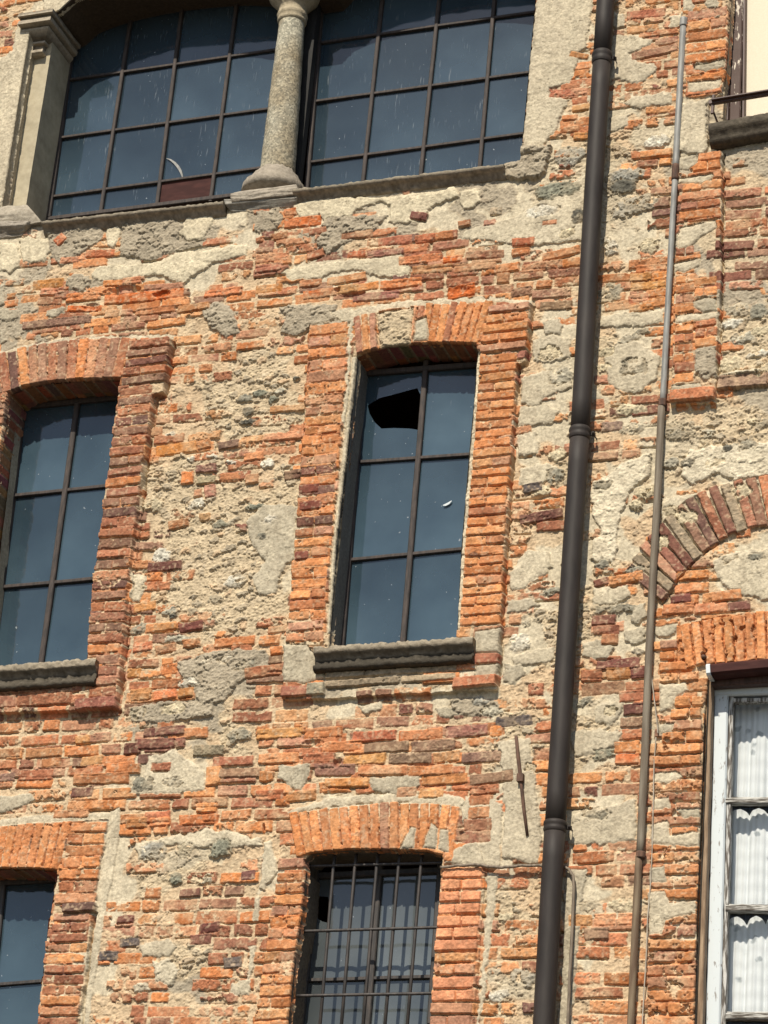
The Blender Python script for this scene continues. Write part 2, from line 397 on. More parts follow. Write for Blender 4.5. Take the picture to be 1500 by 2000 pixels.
e1, e2, ec = voronoi(U+(n_s-.5)*.035, V+(n_f-.5)*.012+(n_s-.5)*.02, .026, 15)
peb = sst(d2-d1, .02, .40)*sst(vc, .40, .85); peb2 = sst(e2-e1, .02, .5)*sst(ec, .3, .7)
ridge = (1-np.abs(fbm(U+(n_m-.5)*.05, V, .045, 63, 3, 1.6, .8, .6)*2-1)*2.6)
ridge = np.maximum(ridge, -.45)
rough = blur(lut({'m': 1.0, 'k': .62, 'g': .5, 's': .6, 'p': .1, 'x': .5, 'o': .42, 'r': .42, 'd': .4, '.': .4}, .5), 4)
HT = (n_m-.5)*.016+(n_s-.5)*.012*rough+peb*.013*rough+peb2*.005*rough+ridge*.0025*rough+(n_f-.5)*.008*rough + (n_l-.5)*.03
def mixc(a, b, t): return a*(1-t[..., None])+b*t[..., None]
def C(*c): return np.array(c, np.float32)
MORT, PLAS, GREY, PINK = C(.52, .425, .29), C(.55, .485, .36), C(.37, .32, .24), C(.55, .405, .26)
wp = blur(lut({'p': 1, 's': .6}, 0.), 5); wg = blur(lut({'g': 1, 's': .3}, 0.), 5); wk = blur(lut({'k': 1, 'o': .9, 'x': .6, 'r': .5}, 0.), 5)
COL = np.zeros(U.shape+(3,), np.float32)+MORT
COL = mixc(COL, PINK, wk*.7); COL = mixc(COL, PLAS, wp); COL = mixc(COL, GREY, np.clip(wg+(n_m-.62)*2*wp, 0, 1))
# pebbles showing in the rubble
pc = np.stack([np.interp(vc, [0, .35, .5, .7, .85, 1], [.44, .44, .56, .30, .22, .52]), np.interp(vc, [0, .35, .5, .7, .85, 1], [.36, .36, .50, .25, .20, .34]), np.interp(vc, [0, .35, .5, .7, .85, 1], [.23, .24, .40, .18, .16, .20])], -1)
COL = mixc(COL, pc*1.12, np.clip(peb*1.2, 0, 1)*np.clip(rough-.3, 0, 1)*.8)
COL *= (1+(n_s-.5)*.35+(n_f-.5)*.5+(n_m-.5)*.25)[..., None]
ZONE = np.zeros(U.shape, np.uint8)            # which part of the building a point belongs to
COL = COL.astype(np.float32); HT = HT.astype(np.float32)

def win(u0, u1, v0, v1):
    a = np.searchsorted(AU, u0); b = np.searchsorted(AU, u1); c = np.searchsorted(AV, v0); d = np.searchsorted(AV, v1)
    return slice(c, d), slice(a, b)
NNF = fbm(U, V, .05, 91, 4); DUF = np.clip((vnoise(U, V, .018, 123)*.7+vnoise(U, V, .009, 124)*.3-.60)*2.4, 0, .5)
BN1 = (fbm(U, V, .035, 71, 3)-.5); BN2 = (fbm(U, V, .035, 81, 3)-.5)
PAL = {
 'o': [(.55, .215, .080), (.50, .19, .072), (.57, .255, .105), (.48, .20, .088), (.53, .235, .105), (.42, .165, .075)],
 'r': [(.36, .15, .083), (.32, .13, .075), (.42, .17, .088), (.33, .15, .095), (.46, .18, .088)],
 'k': [(.53, .265, .145), (.49, .22, .115), (.46, .235, .14), (.57, .29, .135), (.42, .215, .14)],
 'd': [(.19, .083, .060), (.23, .097, .068), (.18, .095, .075)],
 'g': [(.31, .25, .175), (.34, .27, .185)],
 'n': [(.66, .29, .155), (.69, .32, .17), (.63, .275, .15)],
 'v': [(.59, .245, .098), (.55, .22, .088), (.61, .275, .115), (.52, .215, .092)],
 'b': [(.25, .14, .095), (.30, .16, .105)],
}
def pick(c):
    if c == 'x': c = random.choice('oro')
    elif c == 'o': c = random.choices('okrb', (8, 1.5, 2, .5))[0]
    elif c == 'r': c = random.choices('rodkb', (7, 2.2, .7, 1.2, 1))[0]
    elif c == 'k': c = random.choices('kord', (5, 2.4, 2, .5))[0]
    elif c in 'mps': c = random.choices('kord', (4, 3, 2, .6))[0]
    elif c == 'd': c = random.choices('drb', (4, 3, 2))[0]
    elif c == 'g': c = random.choices('gkr', (2, 2, 2))[0]
    p = random.choice(PAL[c]); f = random.uniform(.82, 1.18)
    return tuple(v*f for v in p)
FILM = .12
def brick(cu, cv, L, H, ang=0.0, col=(.4, .2, .1), hgt=.012, wear=.25, zone=None, round_=.0045, base=None, smear=0.0, clean=False):
    R = math.hypot(L, H)/2+.015
    s = win(cu-R, cu+R, cv-R, cv+R); u = U[s]; v = V[s]
    if u.size < 8: return
    ca, sa = math.cos(ang), math.sin(ang); ns = .35 if clean else 1
    a = (u-cu)*ca+(v-cv)*sa+BN1[s]*.012*ns; b = -(u-cu)*sa+(v-cv)*ca+BN2[s]*.010*ns
    b = b + random.uniform(-.02, .02)*a*ns
    qx = np.abs(a)-(L/2-round_); qy = np.abs(b)-(H/2-round_)
    sd = np.hypot(np.maximum(qx, 0), np.maximum(qy, 0))+np.minimum(np.maximum(qx, qy), 0)-round_
    m = np.clip(.5-sd/.0032, 0, 1)
    hh_, ww_ = u.shape; r0_ = random.randint(200, NV-hh_-200); c0_ = random.randint(150, NU-ww_-150); s2 = (slice(r0_, r0_+hh_), slice(c0_, c0_+ww_))
    nn = NNF[s2]; nf = n_f[s]; fr = random.choice((.45, .6, .9, 1.3))
    if not clean and random.random() < .6:
        gb = np.exp(-((b+H/2+.003)/.0045)**2)*(np.abs(a) < L/2*random.uniform(.6, 1)); HT[s] -= gb*random.uniform(.006, .020)
    # wear: mortar left over the brick and bites at the edges
    if wear > 0:
        m = m*sst(nn+(-sd)*9, wear*.75+.02, wear*.75+.10)
    if smear > 0:
        m = m*(1-sst(n_s[s]+n_m[s]*.6, 1.12-smear, 1.22-smear)*.95)
    prof = np.clip(-sd/.0045, 0, 1)**.6
    h = (HT[s]*.25 if base is None else base)+hgt*prof+(nn-.5)*.009*ns*fr+(nf-.5)*.006*fr+b*random.uniform(-.12, .22)*ns+a*random.uniform(-.03, .03)
    HT[s] = HT[s]*(1-m)+h*m
    t = np.clip((nn-.5)*1.6, -.4, .5)[..., None]
    c = np.array(col, np.float32)*(1+(nf[..., None]-.5)*.55+t*.55)
    dust = DUF[s2][..., None]*(.3 if clean else 1)
    c = c*(1-dust)+C(.56, .42, .28)*dust
    if not clean:
        fl = (np.clip((n_m[s]-.5)*2.2+(nn-.5)*1.6+FILM, 0, .62)*random.uniform(.3, 1)*(.45 if col[0] < .3 else 1)*(.45 if zone else 1))[..., None]; c = c*(1-fl)+C(.57, .42, .26)*fl
    COL[s] = COL[s]*(1-m[..., None])+c*m[..., None]
    if zone is not None:
        z = ZONE[s]; z[m > .5] = zone
def pbrick(x0, y0, x1, y1, h, col, **k):
    """brick whose axis runs between two surveyed points, h photo pixels high"""
    a = uv(x0, y0); b = uv(x1, y1)
    brick((a[0]+b[0])/2, (a[1]+b[1])/2, math.hypot(b[0]-a[0], b[1]-a[1]), h*.0033, math.atan2(b[1]-a[1], b[0]-a[0]), col, **k)

# ---- coursed brickwork over the whole facade
v = vmin-.9; row = 0
while v < vmax+.9:
    pxc, pyc = to_px(0.0, v)
    pitch = (.0755 if pyc > 1330 else .0700)*random.uniform(.93, 1.07)
    x = umin-.9+random.random()*.2; tilt = random.uniform(-.006, .006)
    while x < umax+.9:
        full = random.random() < .62
        L = random.uniform(.19, .275) if full else random.uniform(.08, .14)
        cu = x+L/2; cv = v+tilt*(cu)+math.sin(cu*1.3+row*.35)*.007+random.uniform(-.004, .004)
        px, py = to_px(cu, cv)
        c = cls_at(px+random.uniform(-22, 22), py+random.uniform(-12, 12))
        if py < -30 or px > 1530 or px < -30 or py > 2030: c = random.choice('rokx')
        if py > 1330 and c == 'm': prob = .3
        else: prob = {'o': .98, 'x': .97, 'r': .97, 'k': .86, 'd': .97, 'm': .13, 'p': .10, 'g': .22, 's': .08}[c]
        if random.random() < prob:
            wear = {'k': .62, 'm': .72, 'p': .7, 'g': .65, 's': .7}.get(c, .42)
            smear = {'k': .24, 'm': .34, 'p': .3, 'g': .3, 's': .3}.get(c, .05)
            brick(cu, cv, L-.010, pitch*random.uniform(.76, .90), random.uniform(-.02, .02)+tilt, pick(c),
                  hgt=random.uniform(.004, .017), wear=wear*random.uniform(.5, 1.2), smear=smear)
        x += L+random.uniform(.006, .014)
    v += pitch; row += 1

# ---- filled polygons: render patches, rough mortar, raised masonry
def poly_sd(pts, s, wob=.006, seed=0):
    """signed distance (positive inside) of the wall points in s to a polygon given in metres"""
    u = U[s]+BN1[s]*wob*4+(n_m[s]-.5)*wob*2; v = V[s]+BN2[s]*wob*4+(n_s[s]-.5)*wob
    d = np.full(u.shape, 1e9); ins = np.zeros(u.shape, bool); n = len(pts)
    for i in range(n):
        x0, y0 = pts[i]; x1, y1 = pts[(i+1) % n]; ex, ey = x1-x0, y1-y0
        t = np.clip(((u-x0)*ex+(v-y0)*ey)/(ex*ex+ey*ey+1e-12), 0, 1)
        d = np.minimum(d, np.hypot(u-x0-t*ex, v-y0-t*ey))
        c = ((y0 > v) != (y1 > v)) & (u < ex*(v-y0)/(ey if abs(ey) > 1e-9 else 1e-9)+x0); ins ^= c
    return np.where(ins, d, -d)
def pwin(pts, pad=.05):
    xs = [p[0] for p in pts]; ys = [p[1] for p in pts]; return win(min(xs)-pad, max(xs)+pad, min(ys)-pad, max(ys)+pad)
def patch(ppts, kind='p', lvl=.016, wob=.008, zone=None, add=False, rgh=None):
    pts = [uv(*p) for p in ppts]; s = pwin(pts); sd = poly_sd(pts, s, wob)
    m = np.clip(.5+sd/.004, 0, 1)
    base, rg = {'p': (PLAS, .15), 'P': (C(.60, .53, .385), .15), 'g': (GREY, .8), 'G': (C(.45, .40, .30), .2), 'm': (MORT, 1.0), 'w': (C(.62, .555, .42), .45), 'k': (PINK, 1.0), 'O': (C(.50, .215, .09), 1.0)}[kind]
    if rgh is not None: rg = rgh
    h = lvl*(1-.6*np.exp(-np.maximum(sd, 0)/.006))+(n_m[s]-.5)*.010+(n_s[s]-.5)*.016*rg+(n_f[s]-.5)*.009*(rg+.12)+peb[s]*.012*rg+ridge[s]*.003*rg+(n_l[s]-.5)*.02
    HT[s] = HT[s]*(1-m)+h*m
    fis = np.exp(-(np.abs(fbm(U[s], V[s], .07, 400, 3, 1.5, .8)-.5)/.006)**2)*(vnoise(U[s], V[s], .09, 410) > .45); h = h-.004*fis; HT[s] = HT[s]-.004*fis*m
    blot = sst(fbm(U[s], V[s], .055, 420, 4, gain=.7), .50, .68)
    c = base*(1+(n_s[s]-.5)*.45+(n_f[s]-.5)*.42+(n_m[s]-.5)*.45-fis*.35)[..., None]
    c = c*(1-.30*blot[..., None]) + C(.27, .22, .155)*.30*blot[..., None]
    st = sst(n_l[s]+n_m[s]*.7, .82, 1.05)[..., None]; c = c*(1-st*.3)+GREY*st*.3
    COL[s] = COL[s]*(1-m[..., None])+c*m[..., None]
    if zone is not None: z = ZONE[s]; z[m > .5] = zone
def raise_(ppts, h, zone=None, wob=.003, edge=.004):
    pts = [uv(*p) for p in ppts]; s = pwin(pts); sd = poly_sd(pts, s, wob)
    HT[s] += h*np.clip(.5+sd/edge, 0, 1)
    if zone is not None: z = ZONE[s]; z[sd > 0] = zone
def stone(px, py, rx, ry, kind, ang=0.0, h=.014):
    cu, cv = uv(px, py); a_, b_ = rx*PXM, ry*.0033; R = max(a_, b_)*1.4
    s = win(cu-R, cu+R, cv-R, cv+R); u = U[s]-cu; v = V[s]-cv
    ca, sa = math.cos(ang), math.sin(ang); a = u*ca+v*sa+BN1[s]*.055+(n_f[s]-.5)*.012; b = -u*sa+v*ca+BN2[s]*.045+(n_s[s]-.5)*.014
    pw = random.uniform(2, 3.2)
    q = (np.abs(a/a_)**pw+np.abs(b/b_)**pw)**(1/pw); m = np.clip((1-q)*min(a_, b_)/.004+.5, 0, 1)
    col = {'w': (.60, .57, .48), 'c': (.52, .45, .31), 'g': (.25, .235, .185), 'd': (.115, .11, .09), 'e': (.215, .215, .165), 's': (.31, .30, .26), 'l': (.40, .37, .29)}[kind]
    h_ = h*np.sqrt(np.clip(1-q**2, 0, 1))+.003+(n_s[s]-.5)*.018+(n_f[s]-.5)*.010+ridge[s]*.003
    c = np.array(col, np.float32)*(1+(n_s[s]-.5)*1.3+(n_f[s]-.5)*1.3)[..., None]
    m = m*(1-sst(n_s[s]+n_m[s]*.5, .86, .98)*.9); dm = (np.clip((n_m[s]-.42)*2.2, 0, .6)+np.clip(q-.7, 0, .3))[..., None]; c = c*(1-dm)+MORT*dm*.9
    HT[s] = HT[s]*(1-m)+h_*m
    COL[s] = COL[s]*(1-m[..., None])+c*m[..., None]

P = [
 ('P', [(0,475),(35,480),(42,510),(35,525),(20,537),(0,530)]),
 ('P', [(38,470),(55,463),(108,468),(110,480),(95,497),(90,512),(65,515),(45,512),(42,495)]),
 ('P', [(180,535),(195,522),(215,518),(240,520),(300,515),(330,505),(345,495),(400,490),(470,478),(486,480),(484,500),(440,508),(415,515),(405,525),(385,532),(370,545),(360,553),(330,548),(320,538),(290,540),(245,548),(205,551),(185,545)]),
 ('P', [(550,535),(560,528),(600,522),(660,512),(720,505),(785,495),(790,510),(783,518),(803,523),(800,540),(760,543),(722,540),(710,528),(650,535),(630,545),(590,548),(570,552)]),
 ('P', [(572,400),(640,388),(760,385),(850,375),(890,365),(895,385),(850,400),(820,430),(800,438),(760,438),(765,400),(745,395),(700,410),(670,440),(640,445),(625,420),(600,430),(585,425)]),
 ('P', [(900,372),(938,366),(938,395),(925,408),(905,410),(898,395)]),
 ('P', [(365,425),(380,415),(418,412),(415,440),(400,470),(365,472),(350,455)]),
 ('P', [(205,448),(235,442),(233,465),(222,488),(210,478)]),
 ('g', [(240,440),(330,425),(360,440),(345,470),(400,480),(330,500),(290,512),(235,500)]),
 ('g', [(130,545),(150,535),(178,540),(176,560),(160,575),(135,570)]),
 ('G', [(0,560),(12,555),(15,590),(0,600)]), ('G', [(0,605),(35,605),(38,620),(20,630),(0,628)]), ('G', [(0,645),(12,645),(12,668),(0,675)]),
 ('G', [(90,608),(125,600),(128,612),(105,622),(92,618)]),
 ('g', [(90,440),(150,430),(200,440),(200,470),(170,490),(120,520),(100,500)]),
 ('g', [(395,605),(420,590),(450,600),(465,630),(470,650),(440,660),(410,640)]),
 ('g', [(545,600),(600,598),(660,595),(655,625),(610,640),(575,660),(550,650),(560,620)]),
 ('g', [(500,415),(545,408),(555,430),(540,450),(500,455)]),
 ('g', [(640,425),(760,420),(740,450),(670,480),(640,500),(620,480),(630,445)]),
 ('p', [(945,440),(1000,425),(1120,360),(1145,330),(1140,470),(1060,480),(1000,478),(960,470),(900,470),(905,455)]),
 ('p', [(1048,-60),(1048,0),(1035,140),(1022,300),(1060,288),(1085,262),(1095,235),(1105,215),(1115,195),(1078,192),(1075,175),(1110,165),(1120,150),(1130,110),(1145,95),(1152,50),(1160,0),(1165,-60)]),
 ('p', [(35,45),(62,40),(60,100),(45,200),(20,330),(4,405),(-60,430),(-60,130),(10,112),(25,100),(30,75)]),
 ('p', [(88,-60),(200,-60),(160,0),(118,26),(86,26)]),
 ('p', [(1205,70),(1240,70),(1278,80),(1270,90),(1230,105),(1235,115),(1250,125),(1280,128),(1285,140),(1262,160),(1245,168),(1225,165),(1210,158),(1190,160),(1195,75)]),
 ('p', [(1195,25),(1222,30),(1218,55),(1196,56)]), ('p', [(1310,35),(1335,30),(1332,52),(1308,55)]),
 ('G', [(1360,130),(1418,118),(1416,138),(1380,146),(1358,142)]),
 ('p', [(1343,165),(1412,158),(1408,178),(1375,185),(1345,188)]),
 ('p', [(1335,205),(1380,200),(1384,290),(1370,310),(1326,300)]),
 ('p', [(1235,190),(1316,180),(1314,205),(1240,215),(1222,205)]), ('p', [(1190,230),(1230,225),(1225,250),(1192,262)]),
 ('p', [(1335,0),(1350,0),(1360,20),(1350,30),(1337,28)]), ('G', [(1390,0),(1405,5),(1410,40),(1392,38),(1378,15)]),
 ('G', [(1325,310),(1360,305),(1365,325),(1345,338),(1322,335)]),
 ('p', [(1325,352),(1395,343),(1398,350),(1375,364),(1322,365)]),
 ('p', [(1328,450),(1400,435),(1404,450),(1370,470),(1350,488),(1326,490)]),
 ('p', [(1318,520),(1350,512),(1372,508),(1370,525),(1340,538),(1320,535)]),
 ('G', [(1358,592),(1380,585),(1402,588),(1402,612),(1375,615),(1357,605)]),
 ('p', [(1320,620),(1405,612),(1405,628),(1360,632),(1320,635)]),
 ('g', [(1362,685),(1402,680),(1400,740),(1380,750),(1360,735)]),
 ('G', [(1315,758),(1370,750),(1375,760),(1365,772),(1315,774)]),
 ('p', [(1185,690),(1210,670),(1240,665),(1270,680),(1290,700),(1285,740),(1250,770),(1220,768),(1190,750),(1180,720)]),
 ('p', [(1175,620),(1220,612),(1300,605),(1298,630),(1230,640),(1172,640)]),
 ('G', [(1060,628),(1090,625),(1100,640),(1095,655),(1065,655)]),
 ('p', [(1040,665),(1080,655),(1116,665),(1115,700),(1080,712),(1042,705)]),
 ('p', [(1020,740),(1060,725),(1115,735),(1115,760),(1060,780),(1055,795),(1015,790)]),
 ('p', [(1015,797),(1060,790),(1092,805),(1080,828),(1013,834)]),
 ('p', [(1012,850),(1045,845),(1055,865),(1050,888),(1015,893)]),
 ('p', [(1015,915),(1060,905),(1090,912),(1082,925),(1060,948),(1012,950)]),
 ('w', [(1215,905),(1275,885),(1270,930),(1230,960),(1215,1000),(1190,1100),(1170,1080),(1175,1040),(1160,1010),(1155,970),(1160,940),(1190,930)]),
 ('w', [(1345,880),(1400,870),(1560,860),(1560,935),(1440,940),(1400,925),(1350,950),(1330,930)]),
 ('p', [(1292,975),(1340,965),(1400,962),(1395,985),(1355,1000),(1335,1030),(1315,1045),(1290,1040)]),
 ('p', [(1395,1095),(1430,1080),(1560,1065),(1560,1180),(1450,1165),(1420,1150),(1400,1130)]),
 ('p', [(1010,1100),(1030,1075),(1075,1080),(1080,1110),(1050,1130),(1020,1155),(1000,1155),(995,1120)]),
 ('w', [(1155,1055),(1200,1040),(1210,1070),(1195,1100),(1155,1095)]), ('p', [(1160,1150),(1225,1145),(1232,1165),(1205,1178),(1160,1182)]),
 ('G', [(990,1175),(1040,1170),(1055,1182),(1030,1195),(992,1200)]),
 ('G', [(1235,1180),(1260,1180),(1265,1205),(1245,1222),(1230,1215)]), ('G', [(1222,1230),(1262,1225),(1262,1250),(1240,1262),(1220,1252)]),
 ('G', [(1140,1258),(1165,1248),(1200,1262),(1190,1285),(1170,1293),(1140,1282)]),
 ('G', [(1280,1224),(1325,1218),(1322,1238),(1300,1246),(1280,1246)]),
 ('G', [(985,1300),(1020,1298),(1025,1320),(1005,1338),(983,1332)]), ('p', [(1000,1285),(1050,1270),(1085,1265),(1085,1290),(1040,1302),(1005,1300)]),
 ('p', [(1288,1338),(1340,1336),(1345,1348),(1322,1362),(1315,1385),(1290,1392)]), ('G', [(1286,1415),(1318,1413),(1315,1432),(1288,1438)]),
 ('p', [(1165,1380),(1200,1370),(1218,1375),(1210,1405),(1190,1420),(1160,1410)]), ('p', [(1110,1430),(1165,1425),(1220,1430),(1200,1460),(1170,1475),(1125,1480)]),
 ('p', [(1275,1512),(1320,1508),(1335,1520),(1310,1532),(1277,1530)]), ('p', [(1277,1562),(1308,1558),(1312,1580),(1278,1585)]),
 ('G', [(1320,1582),(1370,1580),(1368,1598),(1335,1600)]), ('p', [(1272,1610),(1305,1605),(1310,1632),(1370,1625),(1368,1655),(1330,1655),(1272,1652)]),
 ('G', [(1270,1698),(1300,1695),(1304,1725),(1270,1728)]), ('p', [(1268,1745),(1300,1742),(1310,1765),(1362,1760),(1360,1785),(1300,1800),(1295,1825),(1268,1830)]),
 ('p', [(1118,1590),(1180,1580),(1240,1560),(1245,1640),(1180,1650),(1112,1650)]),
 ('p', [(260,1120),(290,1125),(285,1150),(275,1178),(258,1175)]),
 ('G', [(490,1060),(480,1020),(510,990),(560,985),(582,990),(580,1060),(575,1090),(555,1110),(540,1160),(505,1165),(495,1130),(520,1100)]),
 ('G', [(555,1268),(590,1262),(600,1285),(625,1320),(590,1318),(555,1320)]),
 ('g', [(340,1300),(420,1270),(520,1270),(540,1300),(520,1320),(470,1330),(440,1370),(400,1385),(380,1350)]),
 ('g', [(255,1385),(330,1370),(420,1375),(415,1400),(330,1412),(260,1410)]),
 ('p', [(290,1480),(340,1465),(375,1485),(400,1510),(400,1545),(300,1552),(255,1552),(280,1520)]),
 ('p', [(262,1645),(315,1638),(400,1620),(440,1622),(510,1640),(512,1652),(420,1657),(330,1652),(270,1680)]),
 ('p', [(515,1645),(530,1640),(545,1700),(520,1740),(508,1735)]), ('p', [(497,1750),(508,1750),(505,1800),(492,1800)]), ('p', [(488,1850),(500,1850),(496,1895),(482,1920)]),
 ('p', [(275,1845),(330,1835),(350,1850),(330,1870),(280,1870)]), ('w', [(300,1880),(330,1875),(350,1895),(340,1925),(305,1920)]),
 ('p', [(452,1920),(490,1910),(488,1945),(450,1940)]), ('w', [(262,1925),(290,1920),(295,1935),(265,1938)]),
 ('G', [(545,1497),(608,1492),(605,1512),(590,1545),(570,1540),(545,1520)]), ('G', [(722,1520),(820,1515),(822,1535),(780,1555),(725,1545)]),
 ('p', [(560,1588),(600,1572),(640,1560),(700,1552),(800,1552),(900,1555),(920,1572),(905,1585),(850,1574),(780,1570),(700,1573),(620,1583),(575,1594)]),
 ('p', [(905,1575),(912,1555),(960,1560),(980,1570),(982,1640),(975,1700),(940,1695),(870,1690),(880,1670),(905,1655),(918,1640),(905,1600)]),
 ('p', [(975,1450),(1040,1440),(1050,1560),(1060,1640),(1050,1690),(985,1680),(985,1560)]),
 ('p', [(950,1705),(975,1712),(965,1780),(955,1860),(945,1960),(930,2040),(935,1980),(945,1850)]),
 ('G', [(1105,1702),(1145,1700),(1140,1760),(1125,1900),(1118,2040),(1088,2040),(1098,1900)]),
 ('p', [(700,1380),(750,1368),(745,1388),(715,1398)]), ('G', [(850,1385),(920,1375),(960,1385),(940,1400),(860,1402)]),
 ('g', [(880,1370),(930,1365),(975,1372),(980,1390),(940,1400),(885,1395)]),
 ('G', [(0,1555),(60,1550),(70,1562),(40,1580),(0,1590)]),
]
for kd, pts in P: patch(pts, kd)
patch([(0,690),(60,672),(130,662),(200,658),(280,655),(345,655),(342,666),(262,668),(245,667),(180,669),(120,674),(60,685),(-40,706),(-40,700)], 'p', .012, .010)
patch([(640,610),(700,603),(780,590),(860,585),(960,580),(1040,588),(1042,600),(965,594),(900,597),(830,602),(760,609),(695,627),(690,700),(680,860),(672,900),(675,800),(684,700),(685,640)], 'p', .012, .010)
patch([(-40,1608),(60,1595),(140,1590),(215,1588),(214,1602),(145,1608),(60,1612),(-40,1620)], 'p', .014, .004)

patch([(984,324),(998,300),(1018,283),(1050,288),(1078,286),(1072,320),(1055,352),(1000,350),(985,345)], 'g', .032, .01)
patch([(992,306),(1012,287),(1070,291),(1060,300),(1000,313)], 'g', .045, .004)
# ---- window dressings of brick: voussoirs and quoined jambs
def lerp(a, b, t): return a+(b-a)*t
def along(pts, t):
    """point at fraction t of a polyline"""
    ls = [math.dist(pts[i], pts[i+1]) for i in range(len(pts)-1)]; T = sum(ls)*t
    for i, l in enumerate(ls):
        if T <= l or i == len(ls)-1:
            k = T/l; return (lerp(pts[i][0], pts[i+1][0], k), lerp(pts[i][1], pts[i+1][1], k))
        T -= l
def voussoirs(inner, outer, n, colf, hgt, base, zone, jit=.004, wear=.25, skip=(), clean=False):
    for i in range(n):
        if i in skip: continue
        t = (i+.5)/n; a = along(inner, t); b = along(outer, t)
        a0, a1 = along(outer, i/n), along(outer, (i+1)/n); b0, b1 = along(inner, i/n), along(inner, (i+1)/n)
        ua = uv(*a); ub = uv(*b); w = (math.dist(uv(*a0), uv(*a1))+math.dist(uv(*b0), uv(*b1)))/2
        L = math.dist(ua, ub); ang = math.atan2(ub[1]-ua[1], ub[0]-ua[0]); e = random.uniform(-.01, .006)
        brick((ua[0]+ub[0])/2+random.uniform(-jit, jit)*.3, (ua[1]+ub[1])/2+e, L+.004, w*.86, ang, colf(i), hgt=hgt*random.uniform(.75, 1.15), wear=wear, zone=zone, base=base, clean=clean)
SLOPE = .012
def jamb(lft, rgt, n, colf, hgt, base, zone, wear=.3, single=.5, smear=.05, stick=.006, clean=False, fill=.84):
    """a column of n brick courses between two edge polylines (top to bottom)"""
    LU = [uv(*p) for p in lft]; RU = [uv(*p) for p in rgt]
    def at_v(pts, v):
        if v >= pts[0][1]: return pts[0][0]+(pts[0][1]-v)*(pts[1][0]-pts[0][0])/(pts[0][1]-pts[1][1])
        for p, q in zip(pts, pts[1:]):
            if v >= q[1] or q is pts[-1]: return p[0]+(p[1]-v)*(q[0]-p[0])/(p[1]-q[1])
    vt = (LU[0][1]+RU[0][1])/2; vb = (LU[-1][1]+RU[-1][1])/2; hh = (vt-vb)/n
    for i in range(n):
        vv = vt-(i+.5)*hh; tl_ = SLOPE; a = (at_v(LU, vv), vv); b = (at_v(RU, vv), vv); d_ = (b[0]-a[0])*tl_/2; a = (a[0], a[1]-d_); b = (b[0], b[1]+d_)
        H = hh*fill; ex = random.uniform(-stick, stick)
        ang = math.atan2(b[1]-a[1], b[0]-a[0])+random.uniform(-.015, .015)
        def seg(f0, f1, col):
            x0, y0 = lerp(a[0], b[0], f0), lerp(a[1], b[1], f0); x1, y1 = lerp(a[0], b[0], f1), lerp(a[1], b[1], f1)
            if f1 == 1: x1 += ex
            if f0 == 0: x0 += random.uniform(-.003, .003)
            brick((x0+x1)/2, (y0+y1)/2, math.dist((x0, y0), (x1, y1))-.006, H*random.uniform(.9, 1.04), ang, col, hgt=hgt*random.uniform(.7, 1.2), wear=wear*random.uniform(.5, 1.3), zone=zone, base=base, smear=smear, clean=clean)
        if (i % 2 == 0) if random.random() < .8 else (random.random() < single): seg(0, 1, colf(i))
        else:
            f = random.choice((.42, .5, .58)); seg(0, f, colf(i)); seg(f, 1, colf(i))
def mk(s):
    it = list(s)
    def f(i):
        k = it[i % len(it)]; g = random.uniform(.84, 1.12)
        if k == 'o': k = random.choice('vvvo')
        return tuple(v*g for v in random.choice(PAL[k])) if k in PAL else pick(k)
    return f
# left middle window (zone 1)
JW = dict(edge=.004)
raise_([(-60,712),(0,700),(60,685),(120,674),(180,669),(262,667),(341,667),(326,772),(304,778),(233,1390),(160,1393),(-60,1400)], .044, 1)
voussoirs([(-40,790),(22,774),(60,760),(120,751),(180,747),(243,746)], [(-60,712),(0,700),(60,685),(120,674),(180,669),(262,667)], 16, mk('rrbrdokbrbrokrbrk'), .012, .046, 1)
jamb([(262,669),(245,745)], [(340,669),(326,772)], 5, mk('rbdrb'), .018, .050, 1)
jamb([(243,748),(213,960),(190,1130),(176,1278)], [(304,775),(280,960),(257,1130),(240,1290)], 26, mk('rbrdbrrbrorbdrrb'), .014, .044, 1, fill=.82)
jamb([(196,1278),(178,1370)], [(240,1290),(232,1368)], 4, mk('brrr'), .014, .044, 1)
jamb([(-40,1345),(-40,1400)], [(155,1322),(150,1375)], 2, mk('br'), .016, .042, 1, single=0)
pbrick(155, 1383, 235, 1377, 22, (.30, .12, .085), hgt=.020, base=.056, zone=1, wear=.1)
jamb([(-60,775),(-60,1300)], [(22,776),(-20,1000)], 22, mk('rbrrkr'), .014, .044, 1)
# centre window (zone 2)
raise_([(606,640),(690,628),(760,610),(830,603),(965,594),(1041,596),(1030,712),(1014,718),(980,1245),(975,1352),(890,1355),(560,1372),(556,1330),(566,1200),(588,950),(600,760),(604,700)], .034, 2)
voussoirs([(700,700),(725,691),(759,682),(804,677),(853,675),(938,677)], [(693,627),(760,610),(830,602),(900,597),(965,594)], 17, mk('rok.....rooorooook'.replace('.', 'k')), .014, .036, 2, skip=(3, 4, 5, 6), wear=.3)
patch([(738,618),(800,607),(812,607),(806,676),(770,682),(745,690)], 'm', .040, .004, 2)
patch([(815,632),(838,625),(842,672),(810,674)], 'G', .046, .004, 2)
jamb([(962,597),(940,676)], [(1040,600),(1028,712)], 5, mk('koook'), .018, .040, 2)
jamb([(938,680),(928,788),(920,884),(905,1066),(896,1228)], [(1013,716),(998,950),(980,1228)], 28, mk('vookvovvovvkooovrvvo'), .015, .036, 2, stick=.007)
jamb([(607,642),(602,700),(600,780)], [(684,632),(680,700),(678,770)], 6, mk('okokko'), .010, .034, 2, smear=.15)
